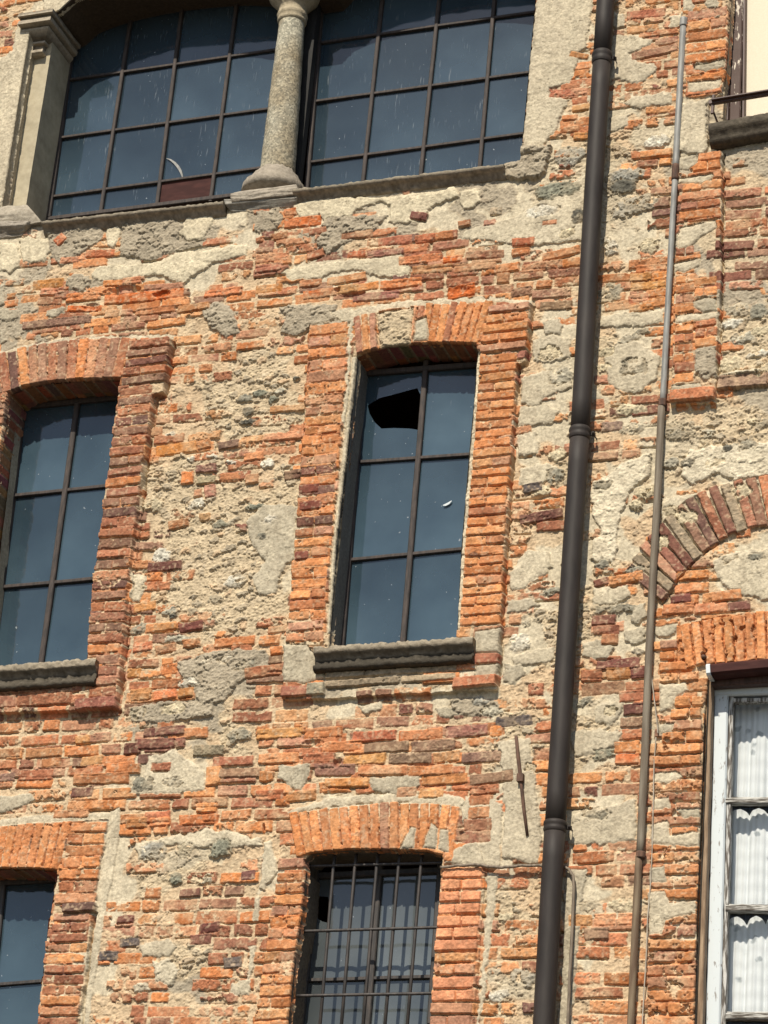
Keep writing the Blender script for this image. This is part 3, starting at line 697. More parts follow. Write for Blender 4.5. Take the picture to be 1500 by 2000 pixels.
jamb([(600,780),(588,950),(568,1200),(562,1262)], [(676,775),(660,950),(640,1200),(636,1255)], 24, mk('kkooookdodkodkokoooooo'), .010, .034, 2, smear=.1)
for x0, y0, x1, y1 in ((590,995,632,990), (588,917+45,628,958), (580,1092,607,1089)): pbrick(x0, y0, x1, y1, 17, (.20, .065, .045), hgt=.013, base=.036, zone=2, wear=.1)
patch([(930,1238),(982,1230),(980,1280),(928,1284)], 'G', .046, .003, 2)
patch([(933,1304),(978,1300),(974,1328),(930,1330)], 'G', .042, .003, 2)
pbrick(926, 1293, 980, 1290, 18, (.36, .13, .08), hgt=.013, base=.038, zone=2)
patch([(556,1262),(600,1262),(640,1300),(640,1330),(600,1340),(556,1335)], 'G', .042, .003, 2)
jamb([(640,1318),(640,1348)], [(900,1300),(895,1335)], 2, mk('gggg'), .012, .038, 2, single=0)
pbrick(555, 1358, 605, 1354, 20, (.30, .12, .08), hgt=.016, base=.046, zone=2, wear=.1); pbrick(605, 1352, 640, 1350, 22, (.33, .30, .22), hgt=.016, base=.046, zone=2, wear=.1)
pbrick(890, 1341, 976, 1335, 20, (.42, .16, .085), hgt=.022, base=.054, zone=2, wear=.05)
patch([(690,700),(702,700),(692,790),(684,870),(664,1060),(650,1240),(640,1245),(652,1060),(672,870),(683,790)], 'p', .040, .003, 2)
patch([(934,690),(942,690),(936,790),(929,884),(913,1066),(902,1235),(892,1235),(903,1066),(918,884),(928,788)], 'w', .030, .002, 2)
# barred window (zone 3)
raise_([(560,1594),(620,1583),(700,1573),(780,1570),(850,1572),(905,1582),(950,1690),(930,1965),(925,2060),(500,2060),(520,1850),(545,1690)], .012, 3)
voussoirs([(582,1678),(609,1668),(639,1665),(692,1661),(748,1661),(795,1662),(837,1666),(885,1690)], [(565,1594),(620,1583),(700,1573),(780,1570),(850,1572),(902,1582)], 17, mk('ovovvvvvvrovvvvov'), .012, .020, 3, wear=.0)
patch([(783,1660),(805,1618),(815,1620),(812,1660)], 'G', .030, .003, 3); patch([(828,1660),(845,1610),(858,1620),(856,1662)], 'G', .030, .003, 3); patch([(858,1664),(862,1622),(878,1622),(880,1668)], 'G', .030, .003, 3)
jamb([(545,1705),(520,1850),(495,2020)], [(596,1702),(588,1800),(565,2015)], 14, mk('oookokokmoook'.replace('m', 'k')), .010, .014, 3, smear=.12)
jamb([(868,1694),(860,1765),(850,1862)], [(947,1697),(941,1765),(934,1860)], 7, mk('n'), .018, .020, 3, wear=.02, smear=0, clean=True, fill=.86)
jamb([(850,1862),(848,1908)], [(934,1860),(930,1908)], 2, mk('kk'), .016, .020, 3, wear=.4)
jamb([(848,1910),(838,2060)], [(930,1910),(920,2060)], 6, mk('nnkk'), .018, .020, 3, wear=.1, smear=0, clean=True, fill=.86)
# lower left window (zone 4)
raise_([(-60,1622),(60,1610),(145,1606),(215,1600),(205,1765),(184,1785),(155,2060),(60,2060),(-60,2060)], .018, 4)
voussoirs([(-60,1700),(0,1698),(60,1699),(118,1702)], [(-50,1620),(60,1612),(142,1609)], 11, mk('vovvovv'), .014, .018, 4, wear=.0)
jamb([(143,1608),(120,1700),(108,1768)], [(214,1604),(196,1700),(190,1768)], 7, mk('ooooxrk'), .010, .016, 4, smear=.1)
jamb([(110,1785),(100,1830),(85,1930),(72,2050)], [(182,1783),(172,1860),(152,2050)], 13, mk('krrkorrrokrok'), .014, .020, 4)
pbrick(128, 1778, 200, 1773, 17, (.13, .075, .06), hgt=.020, base=.034, zone=4, wear=0)
patch([(215,1585),(236,1578),(232,1640),(222,1700),(212,1750),(196,1850),(180,1950),(168,2060),(145,2060),(168,1930),(184,1830),(192,1770),(190,1740),(196,1700),(208,1640)], 'p', .010, .004)
# corner pier between the two far windows (zone 5)
raise_([(1332,-80),(1430,-80),(1421,110),(1412,190),(1385,200),(1384,290),(1412,300),(1410,560),(1404,640),(1400,792),(1312,796),(1318,600),(1324,420),(1330,290)], .026, 5)
jamb([(1345,22),(1340,195)], [(1424,22),(1414,190)], 8, mk('kkoooooro'), .014, .024, 5)
patch([(1345,165),(1412,158),(1408,178),(1375,185),(1345,188)], 'p', .030, .004, 5); patch([(1358,132),(1416,118),(1416,136),(1380,145),(1358,142)], 'G', .030, .004, 5)
jamb([(1370,300),(1335,370),(1328,436)], [(1412,300),(1412,370),(1410,430)], 7, mk('ooookroo'), .014, .024, 5)
jamb([(1322,486),(1318,755)], [(1360,484),(1358,750)], 14, mk('rooooKoooroo'.replace('K', 'k')), .014, .024, 5)
jamb([(1358,545),(1358,688)], [(1404,545),(1402,680)], 7, mk('oookrro'), .014, .024, 5)
for kd, pts in P:
    if kd in 'pG' and 1310 < pts[0][0] < 1365 and 300 < pts[0][1] < 780: patch(pts, kd, .032, .004, 5)
pbrick(1312, 781, 1400, 775, 22, (.52, .20, .10), hgt=.024, base=.044, zone=5, wear=0)
# ledge course to its right
patch([(1400,738),(1440,728),(1580,712),(1580,722),(1440,739),(1400,746)], 'w', .045, .003)
pbrick(1402, 752, 1500, 742, 26, (.30, .20, .14), hgt=.03, wear=.2); pbrick(1500, 742, 1580, 733, 26, (.30, .18, .13), hgt=.03, wear=.2)
# right lower pier bricks
jamb([(1290,1250),(1287,1335)], [(1322,1250),(1375,1335)], 4, mk('kooo'), .012, .012, None, wear=.25)
jamb([(1322,1362),(1278,1480),(1270,1690),(1262,2060)], [(1376,1358),(1372,1480),(1366,1690),(1356,2060)], 29, mk('ookoooroxkkoo'), .014, .012, None, wear=.4, smear=.15)
for kd, pts in P:
    if kd in 'pG' and 1262 < pts[0][0] < 1325 and 1330 < pts[0][1]: patch(pts, kd, .020, .005)
# rough orange lintel of the far right window
patch([(1322,1222),(1400,1208),(1560,1185),(1560,1296),(1400,1300),(1380,1300),(1350,1300),(1325,1290)], 'O', .010, .004)
voussoirs([(1340,1305),(1400,1298),(1560,1288)], [(1328,1224),(1400,1210),(1560,1188)], 11, mk('vvvvovvv'), .020, .014, 7, wear=.42)
# relieving arch of mixed brick
inn = [(1294,1176),(1315,1152),(1330,1126),(1357,1098),(1387,1071),(1416,1053),(1447,1038),(1481,1028),(1540,1015)]
outr = [(1225,1120),(1242,1085),(1268,1050),(1300,1015),(1340,980),(1380,960),(1420,945),(1465,935),(1530,925)]
patch(inn+outr[::-1], 'p', .006, .004)
voussoirs(inn, outr, 15, mk('dgkddgbdrdgrbrk'), .018, .008, 6, wear=.22)
for q in (3, 6, 11):
    a, b = along(inn, (q+.5)/15), along(outr, (q+.5)/15); m_ = ((a[0]+b[0])/2, (a[1]+b[1])/2)
    stone(lerp(a[0], b[0], .75), lerp(a[1], b[1], .75), 18, 14, 'c')

# ---- single stones and bricks that stand out
for a in [(1112,305,33,20,'s'),(1090,372,48,18,'e'),(1220,345,42,14,'s'),(1212,366,32,15,'d'),(1240,402,48,20,'s'),(1060,412,36,12,'w'),(1131,425,14,16,'d'),(1270,482,22,16,'c'),
 (1287,275,28,15,'w'),(1095,735,24,22,'l'),(1075,692,22,17,'c'),(1192,480,12,18,'w'),(1194,575,24,22,'g'),(1242,718,26,18,'g'),(1430,715,26,17,'c'),(1492,722,24,12,'c'),(1480,693,20,8,'w'),(1430,633,20,9,'w'),
 (1450,665,24,11,'l'),(1485,648,18,9,'c'),(1485,610,20,14,'g'),(1440,605,24,12,'p' if 0 else 'l'),(1177,950,17,9,'g'),(1332,842,36,18,'g'),(1235,800,30,10,'c'),(1460,870,20,10,'g'),(1420,875,10,9,'d'),(1380,848,18,10,'l'),
 (1375,868,14,10,'c'),(1490,828,16,10,'g'),(1235,838,26,10,'l'),(1465,825,20,8,'c'),(485,804,13,9,'d'),(482,825,18,7,'d'),(508,768,17,7,'e'),(475,780,22,7,'g'),(525,905,14,11,'w'),(315,1087,20,14,'w'),(527,1015,13,8,'w'),
 (515,1047,12,7,'g'),(460,1137,22,11,'w'),(422,1172,17,9,'g'),(337,1205,9,5,'d'),(465,1437,23,13,'g'),(300,1662,26,17,'s'),(363,1661,19,12,'e'),(430,1658,22,15,'e'),(345,1716,13,12,'e'),(402,1719,15,9,'l'),
 (1152,1772,18,10,'l'),(1216,1770,25,12,'c'),(987,1790,12,8,'c'),(1022,1913,24,15,'s'),(975,1943,16,9,'w'),(1016,1257,22,18,'w'),(1247,1272,14,9,'w'),(1192,1390,13,8,'c'),(282,1532,22,15,'g'),(340,1530,20,9,'l'),
 (1075,1157,20,9,'g'),(1200,1188,38,9,'g'),(1145,1372,18,9,'g'),(335,850,15,6,'w'),(280,1150,8,6,'c'),(415,892,14,6,'w'),(450,905,12,6,'w'),(375,898,9,5,'w'),(385,985,20,10,'w'),(540,730,9,5,'c'),(580,738,8,5,'g'),
 (535,780,10,6,'e'),(548,765,12,5,'l'),(300,988,22,12,'c'),(430,1025,20,7,'e'),(500,990,20,6,'e'),(330,1195,20,6,'l'),(270,1230,18,9,'g'),(345,1250,30,8,'l'),(370,1335,20,9,'w'),(440,1290,14,8,'w'),(405,1295,12,7,'w'),(480,1300,24,8,'g'),
 (1110,455,16,10,'c'),(1185,690,18,9,'c'),(1178,720,14,10,'c'),(1255,648,22,8,'g'),(1230,662,26,8,'l'),(1090,890,20,12,'c'),(1085,930,16,16,'g'),(1060,960,22,9,'c'),(1345,905,14,8,'d'),(1310,905,16,10,'l'),(1395,905,18,9,'c'),
 (1245,1115,26,8,'g'),(1110,1100,14,8,'g'),(1175,1105,12,8,'g'),(1120,1185,26,8,'c'),(1050,1210,30,8,'l'),(1425,1095,14,7,'g'),(1480,1090,14,7,'g'),(270,1395,20,10,'e'),(340,1385,26,9,'c'),(1180,1475,20,9,'e'),(1165,1590,24,12,'g'),
 (960,1390,20,10,'l'),(940,1372,18,8,'s'),(1240,985,14,10,'c'),(1265,960,22,13,'c'),(1310,1000,14,9,'c'),(705,1432,12,8,'c'),(1035,1500,10,9,'b' if 0 else 'c')]:
    stone(*a, ang=.12+random.uniform(-.15, .15))
stone(1085, 1820, 5, 9, 'g')
for x0, y0, x1, y1, h, c in [
 (427,873,468,866,18,'d'),(556,931,594,925,18,'d'),(290,1111,357,1103,18,'D'),(351,1229,398,1221,18,'D'),(302,1227,346,1222,16,'o'),(263,1190,306,1182,18,'o'),(305,882,385,872,22,'o'),(385,872,412,866,18,'o'),
 (470,862,515,856,15,'k'),(515,856,600,848,16,'k'),(528,802,600,796,14,'o'),(477,895,515,889,15,'k'),(383,918,425,914,16,'b'),(384,940,422,936,17,'g'),(430,935,470,932,17,'o'),(480,938,506,934,20,'k'),(355,935,378,932,26,'o'),
 (378,965,395,962,16,'k'),(400,962,422,958,24,'k'),(330,1028,370,1020,17,'o'),(390,1012,412,1010,16,'k'),(420,1258,498,1250,18,'o'),(507,1253,548,1250,18,'o'),(528,1273,553,1270,15,'o'),(526,1290,552,1288,16,'d'),(480,1317,552,1308,20,'r'),
 (260,1268,300,1262,18,'o'),(305,1272,345,1265,16,'o'),(357,1260,392,1254,16,'o'),(250,1316,276,1314,18,'o'),(315,1312,348,1305,20,'o'),(256,1360,299,1356,22,'o'),(302,1362,346,1354,20,'o'),(349,1355,380,1352,18,'o'),
 (523,1232,565,1228,14,'k'),(393,1815,431,1810,18,'D'),(373,1838,415,1834,18,'D'),(236,1843,274,1840,15,'G'),(230,1798,262,1795,14,'D'),(352,1746,392,1743,16,'D'),(438,1883,473,1879,20,'G'),(194,1867,232,1868,17,'G'),(472,1712,500,1708,18,'d'),
 (970,1412,1040,1407,18,'G'),(1015,1017,1100,1003,19,'D'),(1022,957,1060,950,18,'G'),(1175,835,1217,832,18,'g'),(1075,185,1150,180,17,'r'),(1250,305,1313,298,16,'o'),(1245,322,1285,318,15,'r'),(1288,318,1312,315,15,'o'),
 (1115,108,1150,112,12,'o'),(1098,233,1130,230,11,'o'),(1096,255,1132,252,13,'o'),(1120,268,1150,266,16,'o'),(1118,215,1152,210,14,'o'),(1118,200,1148,196,14,'r'),(1020,528,1100,516,18,'o'),(1100,516,1133,510,17,'o'),(1060,505,1133,488,16,'o'),
 (1231,100,1325,88,18,'r') if 0 else (1235,112,1325,95,17,'b'),(1250,70,1325,62,14,'o'),(1225,33,1300,25,18,'r'),(1280,85,1325,78,16,'b'),(1262,218,1316,214,14,'o'),
 (1242,527,1302,522,14,'o'),(1230,545,1274,541,17,'o'),(1277,542,1304,538,15,'o'),(1232,562,1300,556,17,'o'),(1228,588,1268,580,17,'o'),(1280,578,1300,575,18,'o'),(1230,605,1278,600,14,'o'),
 (1000,476,1045,472,16,'r'),(1000,496,1036,490,16,'o'),(1105,600,1118,596,16,'k'),(1055,600,1118,596,18,'b'),(1000,575,1040,568,18,'b'),
 (1166,1301,1251,1295,20,'D'),(1185,1318,1232,1315,20,'o'),(1233,1317,1260,1314,20,'D'),(1135,1322,1178,1320,20,'r'),(1136,1350,1220,1342,22,'b'),(1222,1345,1262,1340,20,'r'),(1210,1362,1262,1358,19,'r'),(1218,1388,1262,1384,20,'D'),(1212,1413,1258,1410,18,'b'),
 (1216,1436,1260,1432,18,'r'),(1200,1462,1250,1458,20,'o'),(1202,1484,1250,1482,18,'o'),(1156,1213,1203,1210,19,'d'),(1160,1232,1210,1230,16,'r'),(1175,1250,1208,1248,18,'r'),(1190,1137,1258,1125,18,'o'),(1160,1142,1190,1135,14,'d'),
 (1322,1128,1385,1122,17,'o'),(1318,1152,1372,1148,18,'o'),(1310,1172,1350,1168,17,'D'),(1294,1192,1356,1188,19,'o'),(1357,1190,1420,1184,19,'o'),(1422,1186,1465,1182,17,'d'),(1390,1168,1448,1160,18,'o'),
 (1162,1798,1204,1796,20,'n'),(1208,1797,1240,1796,20,'n'),(1113,1800,1157,1798,18,'k'),(1142,1825,1190,1823,20,'b'),(1150,1372,1150,1372,1,'k'),
 (502,1436,590,1431,19,'o'),(594,1434,670,1429,19,'o'),(690,1440,775,1437,18,'r'),(780,1440,866,1433,19,'o'),(872,1432,954,1426,20,'b'),(958,1430,980,1428,18,'o'),(712,1462,800,1458,19,'b'),(804,1460,890,1455,19,'b'),(630,1460,708,1456,18,'o'),
 (506,1483,585,1480,19,'o'),(592,1483,655,1480,18,'r'),(672,1486,755,1482,19,'o'),(760,1484,844,1480,19,'b'),(847,1482,900,1476,18,'k'),(903,1482,980,1477,19,'b'),(615,1506,695,1503,20,'b'),(700,1506,796,1504,19,'o'),(799,1507,885,1504,19,'r'),
 (635,1530,723,1529,17,'o'),(824,1527,914,1520,18,'o'),(918,1525,1004,1515,18,'b'),(918,1545,975,1540,17,'o'),(918,1565,958,1562,18,'r'),(777,1549,815,1547,16,'k'),(820,1550,868,1548,18,'k'),
 (917,1590,958,1588,20,'o'),(908,1614,962,1612,20,'r'),(902,1638,960,1634,20,'r'),(500,1555,555,1552,18,'o'),(560,1559,618,1552,18,'o'),(285,1598,333,1594,20,'o'),(245,1610,290,1606,18,'o'),(293,1608,333,1604,16,'o'),(350,1603,428,1600,18,'o'),(385,1580,425,1578,18,'o'),
 (134,1577,224,1570,18,'o'),(107,1592,175,1590,15,'r'),(0,1520,30,1518,16,'b'),(37,1516,105,1514,19,'r'),(145,1525,252,1518,19,'r'),(207,1502,250,1498,18,'o'),(140,1550,183,1547,18,'D'),(265,1455,342,1452,19,'D'),(343,1453,362,1450,19,'D'),(282,1432,362,1426,18,'D'),
 (297,1500,335,1498,16,'r'),(378,1467,438,1465,20,'g'),(402,1517,432,1514,36,'o'),(416,1488,495,1485,18,'r'),(430,1512,510,1508,18,'b'),
 (0,1473,42,1470,17,'o'),(52,1474,122,1470,17,'o'),(133,1470,178,1466,17,'o'),(160,1488,202,1484,18,'o'),(82,1492,120,1488,17,'o'),(148,1448,178,1444,16,'o'),
 (65,560,125,552,20,'o'),(80,572,112,570,17,'r'),(114,570,128,568,15,'r'),(75,590,122,588,18,'r'),(202,556,240,553,14,'o'),(240,552,277,547,15,'o'),(282,563,360,560,15,'k'),(130,584,198,578,18,'o'),(205,588,360,572,22,'O'),(133,605,200,602,14,'O'),(205,615,234,613,18,'k'),(237,612,260,610,15,'k'),(265,610,344,604,16,'o'),(347,606,410,598,16,'o'),(400,577,475,567,17,'o'),(45,640,180,622,18,'b'),
 (120,512,156,508,13,'k'),(110,478,128,462,20,'r'),(168,405+92,225,495,16,'r'),(20,607,35,605,2,'o'),(10,597,36,592,15,'o'),(16,581,32,578,12,'o'),(500,492,535,488,12,'k'),(530,465,563,460,15,'r'),(556,440,628,430,22,'O'),(556,418,580,414,16,'O'),(605,456,640,450,14,'r'),(500,470,518,468,12,'r'),
 (500,508,565,502,18,'r'),(600,502,635,493,18,'r'),(500,528,552,522,18,'r'),(668,465,730,456,16,'r'),(740,475,806,468,17,'r'),(812,470,850,464,17,'r'),(850,464,886,458,17,'r'),(680,500,715,497,13,'r'),(718,500,790,492,15,'r'),(780,513,862,503,18,'r'),(806,531,886,524,18,'r'),(888,527,970,518,19,'r'),(865,510,905,506,14,'O'),(910,500,985,496,16,'r'),
 (640,552,716,540,17,'o'),(586,558,630,552,16,'o'),(660,568,700,563,17,'o'),(700,565,740,558,17,'o'),(743,560,825,550,18,'o'),(592,580,660,570,18,'O'),(690,585,780,575,16,'b'),(500,568,552,562,18,'o'),(875,575,928,565,26,'O'),
 (803,422,835,425,16,'d'),(895,440,920,435,14,'r'),(945,438,968,433,14,'k'),(1060,437,1088,434,10,'k'),(1002,1600,1002,1600,1,'k')]:
    if math.dist((x0, y0), (x1, y1)) < 5: continue
    if c == 'D': col = (.165*random.uniform(.9, 1.2), .07, .055)
    elif c == 'G': col = (.12, .10, .095)
    elif c == 'O': col = (.50, .13, .035)
    elif c == 'n': col = PAL['n'][1]
    elif c in PAL: col = tuple(v*random.uniform(.9, 1.12) for v in random.choice(PAL[c]))
    pbrick(x0, y0, x1, y1, h, col, hgt=random.uniform(.010, .018), wear=random.uniform(.05, .25), smear=0)
# bitten-out bricks
def bite(px, py, rx, ry, d=.03):
    cu, cv = uv(px, py); a_, b_ = rx*PXM, ry*.0033; s = win(cu-a_*1.5, cu+a_*1.5, cv-b_*1.6, cv+b_*1.6)
    q = ((U[s]-cu)/a_+BN1[s]*.8)**2+((V[s]-cv)/b_+BN2[s]*.8)**2; HT[s] -= d*np.clip(1.25-q, 0, 1)**.7
for a in ((242,568,38,9,.03),(315,575,20,7,.025),(180,600,22,8,.02),(690,577,28,5,.03),(660,568,6,5,.02),(900,568,28,8,.02),(612,1453,18,7,.02),(660,1490,8,9,.04),(1180,1290,16,3,.02),(607,730,3,22,.02),(516,1622,3,10,.03),(955,1700,12,5,.03),(1376,1284,4,7,.05)): bite(*a)

def groove(ppts, w=.008, d=.03):
    pts = [uv(*p) for p in ppts]; xs = [p[0] for p in pts]; ys = [p[1] for p in pts]; s = win(min(xs)-.04, max(xs)+.04, min(ys)-.04, max(ys)+.04)
    u = U[s]+BN1[s]*.02+(n_s[s]-.5)*.008; v = V[s]; dd = np.full(u.shape, 9.)
    for (x0, y0), (x1, y1) in zip(pts, pts[1:]):
        ex, ey = x1-x0, y1-y0; t = np.clip(((u-x0)*ex+(v-y0)*ey)/(ex*ex+ey*ey), 0, 1); dd = np.minimum(dd, np.hypot(u-x0-t*ex, v-y0-t*ey))
    HT[s] -= d*np.exp(-(dd/w)**4)*sst(vnoise(u, v, .12, 77), .12, .35)
groove([(342,672),(327,776),(308,782),(282,960),(260,1130),(236,1392)], .010, .035)
groove([(1043,600),(1032,715),(1016,722),(1000,950),(983,1228),(977,1340)], .007, .025)
groove([(1414,300),(1412,560),(1407,700),(1403,745)], .006, .03)
groove([(606,640),(602,760),(590,950)], .004, .012)
groove([(1290,1180),(1312,1156),(1328,1130),(1355,1102),(1385,1075),(1414,1057)], .005, .02)
groove([(188,1790),(176,1860),(158,2040)], .008, .02)
# ------------------------------------------------------------------ openings
OPEN = {
 'L': [(-50,1336),(-20,1050),(2,900),(22,773),(60,758),(120,749),(180,745),(243,745),(238,770),(213,960),(190,1130),(176,1300),(100,1322)],
 'C': [(699,700),(725,690),(759,681),(804,676),(853,674),(937,676),(929,788),(920,884),(905,1066),(895,1268),(643,1286),(659,1060),(680,880),(688,800)],
 'G': [(596,1680),(609,1668),(639,1664),(692,1660),(748,1660),(795,1661),(837,1665),(868,1672),(865,1693),(858,1789),(851,1866),(836,2110),(552,2110),(575,1880),(592,1768),(597,1704)],
 'Z': [(-160,1700),(0,1697),(60,1698),(116,1701),(107,1762),(100,1800),(85,1930),(62,2110),(-160,2110)],
 'R': [(1384,1303),(1660,1285),(1660,2110),(1354,2110),(1361,1781),(1370,1553),(1375,1400)],
 'T': [(1431,-250),(1428,0),(1421,115),(1412,215),(1412,238),(1660,200),(1660,-250)],
}
def arch_curve(x0, x1, ybase0, b=42, n=16, sl=-.14):
    o = []
    for i in range(n+1):
        t = -1+2*i/n; x = (x0+x1)/2+t*(x1-x0)/2
        o.append((x, ybase0+sl*(x-x0)-b*math.sqrt(max(0, 1-t*t))))
    return o
LARC = arch_curve(117, 538, 22); RARC = arch_curve(632, 1052, -50, 46)
OPEN['A'] = [(5,410),(34,221),(42,164),(58,70),(66,48),(100,30)]+LARC+RARC+[(1048,0),(1035,140),(1022,283),(1018,318),(982,324),(572,374),(560,398),(460,405),(435,396),(78,436)]
EDGE = {'L': .006, 'C': .003, 'G': .004, 'Z': .005, 'R': .003, 'T': .003, 'A': .0015}
HOLE = np.full(U.shape, -1.0, np.float32)
for k, pp in OPEN.items():
    pts = [uv(*p) for p in pp]; s = pwin(pts, .08); sd = poly_sd(pts, s, 0.0005)
    sd = sd+(vnoise(U[s], V[s], .06, 300+ord(k), 3, 1)-.5)*EDGE[k]*2.2+(n_s[s]-.5)*EDGE[k]*1.5
    HOLE[s] = np.maximum(HOLE[s], sd)
HT -= .06*np.clip(HOLE/.008, 0, 1)
HT += (n_f-.5)*.002

# split the relief into its parts by zone and write the meshes
def grid_part(name, sel, parent, mat):
    fi, fj = np.nonzero(sel); n = len(fi)
    if n == 0: return None
    idx = np.stack([fi*NU+fj, fi*NU+fj+1, (fi+1)*NU+fj+1, (fi+1)*NU+fj], 1)
    used = np.unique(idx); remap = np.full(NU*NV, -1, np.int64); remap[used] = np.arange(len(used)); idx = remap[idx]
    co = np.stack([U.ravel()[used], -HT.ravel()[used], V.ravel()[used]], 1).astype(np.float32)
    me = bpy.data.meshes.new(name); me.vertices.add(len(used)); me.vertices.foreach_set('co', co.ravel())
    me.loops.add(n*4); me.loops.foreach_set('vertex_index', idx.astype(np.int32).ravel())
    me.polygons.add(n); me.polygons.foreach_set('loop_start', np.arange(0, n*4, 4, dtype=np.int32))
    me.polygons.foreach_set('use_smooth', np.ones(n, bool)); me.update(calc_edges=True)
    a = me.color_attributes.new('Col', 'FLOAT_COLOR', 'POINT'); c = np.ones((len(used), 4), np.float32)
    c[:, :3] = np.clip(COL.reshape(-1, 3)[used], .01, .9); a.data.foreach_set('color', c.ravel())
    me.materials.append(mat); return link(bpy.data.objects.new(name, me), parent)
HT = HT.astype(np.float32)
keep = HOLE[:-1, :-1] < .009
ZF = ZONE[:-1, :-1]
bld = empty('brick_building', (0, 0, 0))
tag(bld, 'old facade of patched orange brick, rubble and flaking render filling the whole photo', 'building')
grid_part('masonry_wall', keep & ((ZF == 0)), bld, MAT['masonry'])
for z, nm in ((1, 'window_surround'), (2, 'window_surround'), (3, 'window_surround'), (4, 'window_surround'), (5, 'brick_pier'), (6, 'relieving_arch'), (7, 'brick_lintel')):
    grid_part(nm, keep & (ZF == z), bld, MAT['masonry'])

# ---- reveals
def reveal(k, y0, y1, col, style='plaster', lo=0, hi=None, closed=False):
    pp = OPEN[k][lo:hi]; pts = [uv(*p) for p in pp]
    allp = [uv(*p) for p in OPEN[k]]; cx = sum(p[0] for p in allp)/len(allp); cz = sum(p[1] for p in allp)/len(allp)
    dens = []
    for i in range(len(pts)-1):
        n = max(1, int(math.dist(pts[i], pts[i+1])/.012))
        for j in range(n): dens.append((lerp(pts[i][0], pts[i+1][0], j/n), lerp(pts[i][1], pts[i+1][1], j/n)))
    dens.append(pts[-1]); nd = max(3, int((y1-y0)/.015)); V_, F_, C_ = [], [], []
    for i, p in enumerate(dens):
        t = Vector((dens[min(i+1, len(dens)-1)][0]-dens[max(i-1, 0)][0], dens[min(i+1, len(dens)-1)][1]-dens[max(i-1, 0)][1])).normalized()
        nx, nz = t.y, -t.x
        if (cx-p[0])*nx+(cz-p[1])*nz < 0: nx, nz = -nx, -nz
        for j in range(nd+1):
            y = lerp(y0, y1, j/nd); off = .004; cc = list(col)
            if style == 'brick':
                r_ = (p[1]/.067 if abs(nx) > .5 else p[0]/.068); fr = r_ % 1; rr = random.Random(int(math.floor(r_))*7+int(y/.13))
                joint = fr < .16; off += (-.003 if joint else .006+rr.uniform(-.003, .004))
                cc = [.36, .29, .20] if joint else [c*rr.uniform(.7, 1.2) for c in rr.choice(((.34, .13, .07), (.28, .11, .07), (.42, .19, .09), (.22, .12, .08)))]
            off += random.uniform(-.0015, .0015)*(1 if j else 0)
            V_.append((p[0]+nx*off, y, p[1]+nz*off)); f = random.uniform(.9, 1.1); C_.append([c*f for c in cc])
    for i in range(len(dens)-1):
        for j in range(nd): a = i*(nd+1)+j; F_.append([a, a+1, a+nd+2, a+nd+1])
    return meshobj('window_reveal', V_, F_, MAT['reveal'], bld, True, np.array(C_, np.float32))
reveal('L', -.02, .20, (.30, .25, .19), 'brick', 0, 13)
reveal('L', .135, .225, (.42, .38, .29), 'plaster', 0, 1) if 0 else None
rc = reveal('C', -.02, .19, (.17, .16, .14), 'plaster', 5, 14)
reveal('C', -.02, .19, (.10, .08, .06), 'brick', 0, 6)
reveal('C', -.02, .19, (.20, .19, .165), 'plaster', 13, 14) if 0 else None
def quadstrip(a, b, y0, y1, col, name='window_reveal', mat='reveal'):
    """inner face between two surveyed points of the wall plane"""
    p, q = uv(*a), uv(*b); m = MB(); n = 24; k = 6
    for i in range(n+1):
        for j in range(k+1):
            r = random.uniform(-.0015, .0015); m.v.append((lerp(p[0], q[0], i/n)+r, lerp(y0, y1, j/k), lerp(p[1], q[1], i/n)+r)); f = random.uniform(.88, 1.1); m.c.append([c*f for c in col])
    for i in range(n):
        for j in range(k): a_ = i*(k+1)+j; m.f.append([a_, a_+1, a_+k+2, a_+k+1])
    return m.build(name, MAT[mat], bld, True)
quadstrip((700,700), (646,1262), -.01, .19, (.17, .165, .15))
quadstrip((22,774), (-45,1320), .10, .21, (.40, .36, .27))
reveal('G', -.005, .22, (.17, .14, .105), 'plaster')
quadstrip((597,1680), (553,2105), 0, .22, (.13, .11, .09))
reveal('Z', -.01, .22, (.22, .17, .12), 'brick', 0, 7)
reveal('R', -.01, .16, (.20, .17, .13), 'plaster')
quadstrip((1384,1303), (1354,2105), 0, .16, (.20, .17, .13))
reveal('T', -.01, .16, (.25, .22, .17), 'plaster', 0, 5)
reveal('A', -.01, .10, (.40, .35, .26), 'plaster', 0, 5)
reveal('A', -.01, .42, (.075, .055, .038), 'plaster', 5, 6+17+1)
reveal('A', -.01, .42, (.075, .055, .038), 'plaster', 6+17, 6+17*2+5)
quadstrip((5,410), (58,66), -.01, .12, (.38, .33, .24))

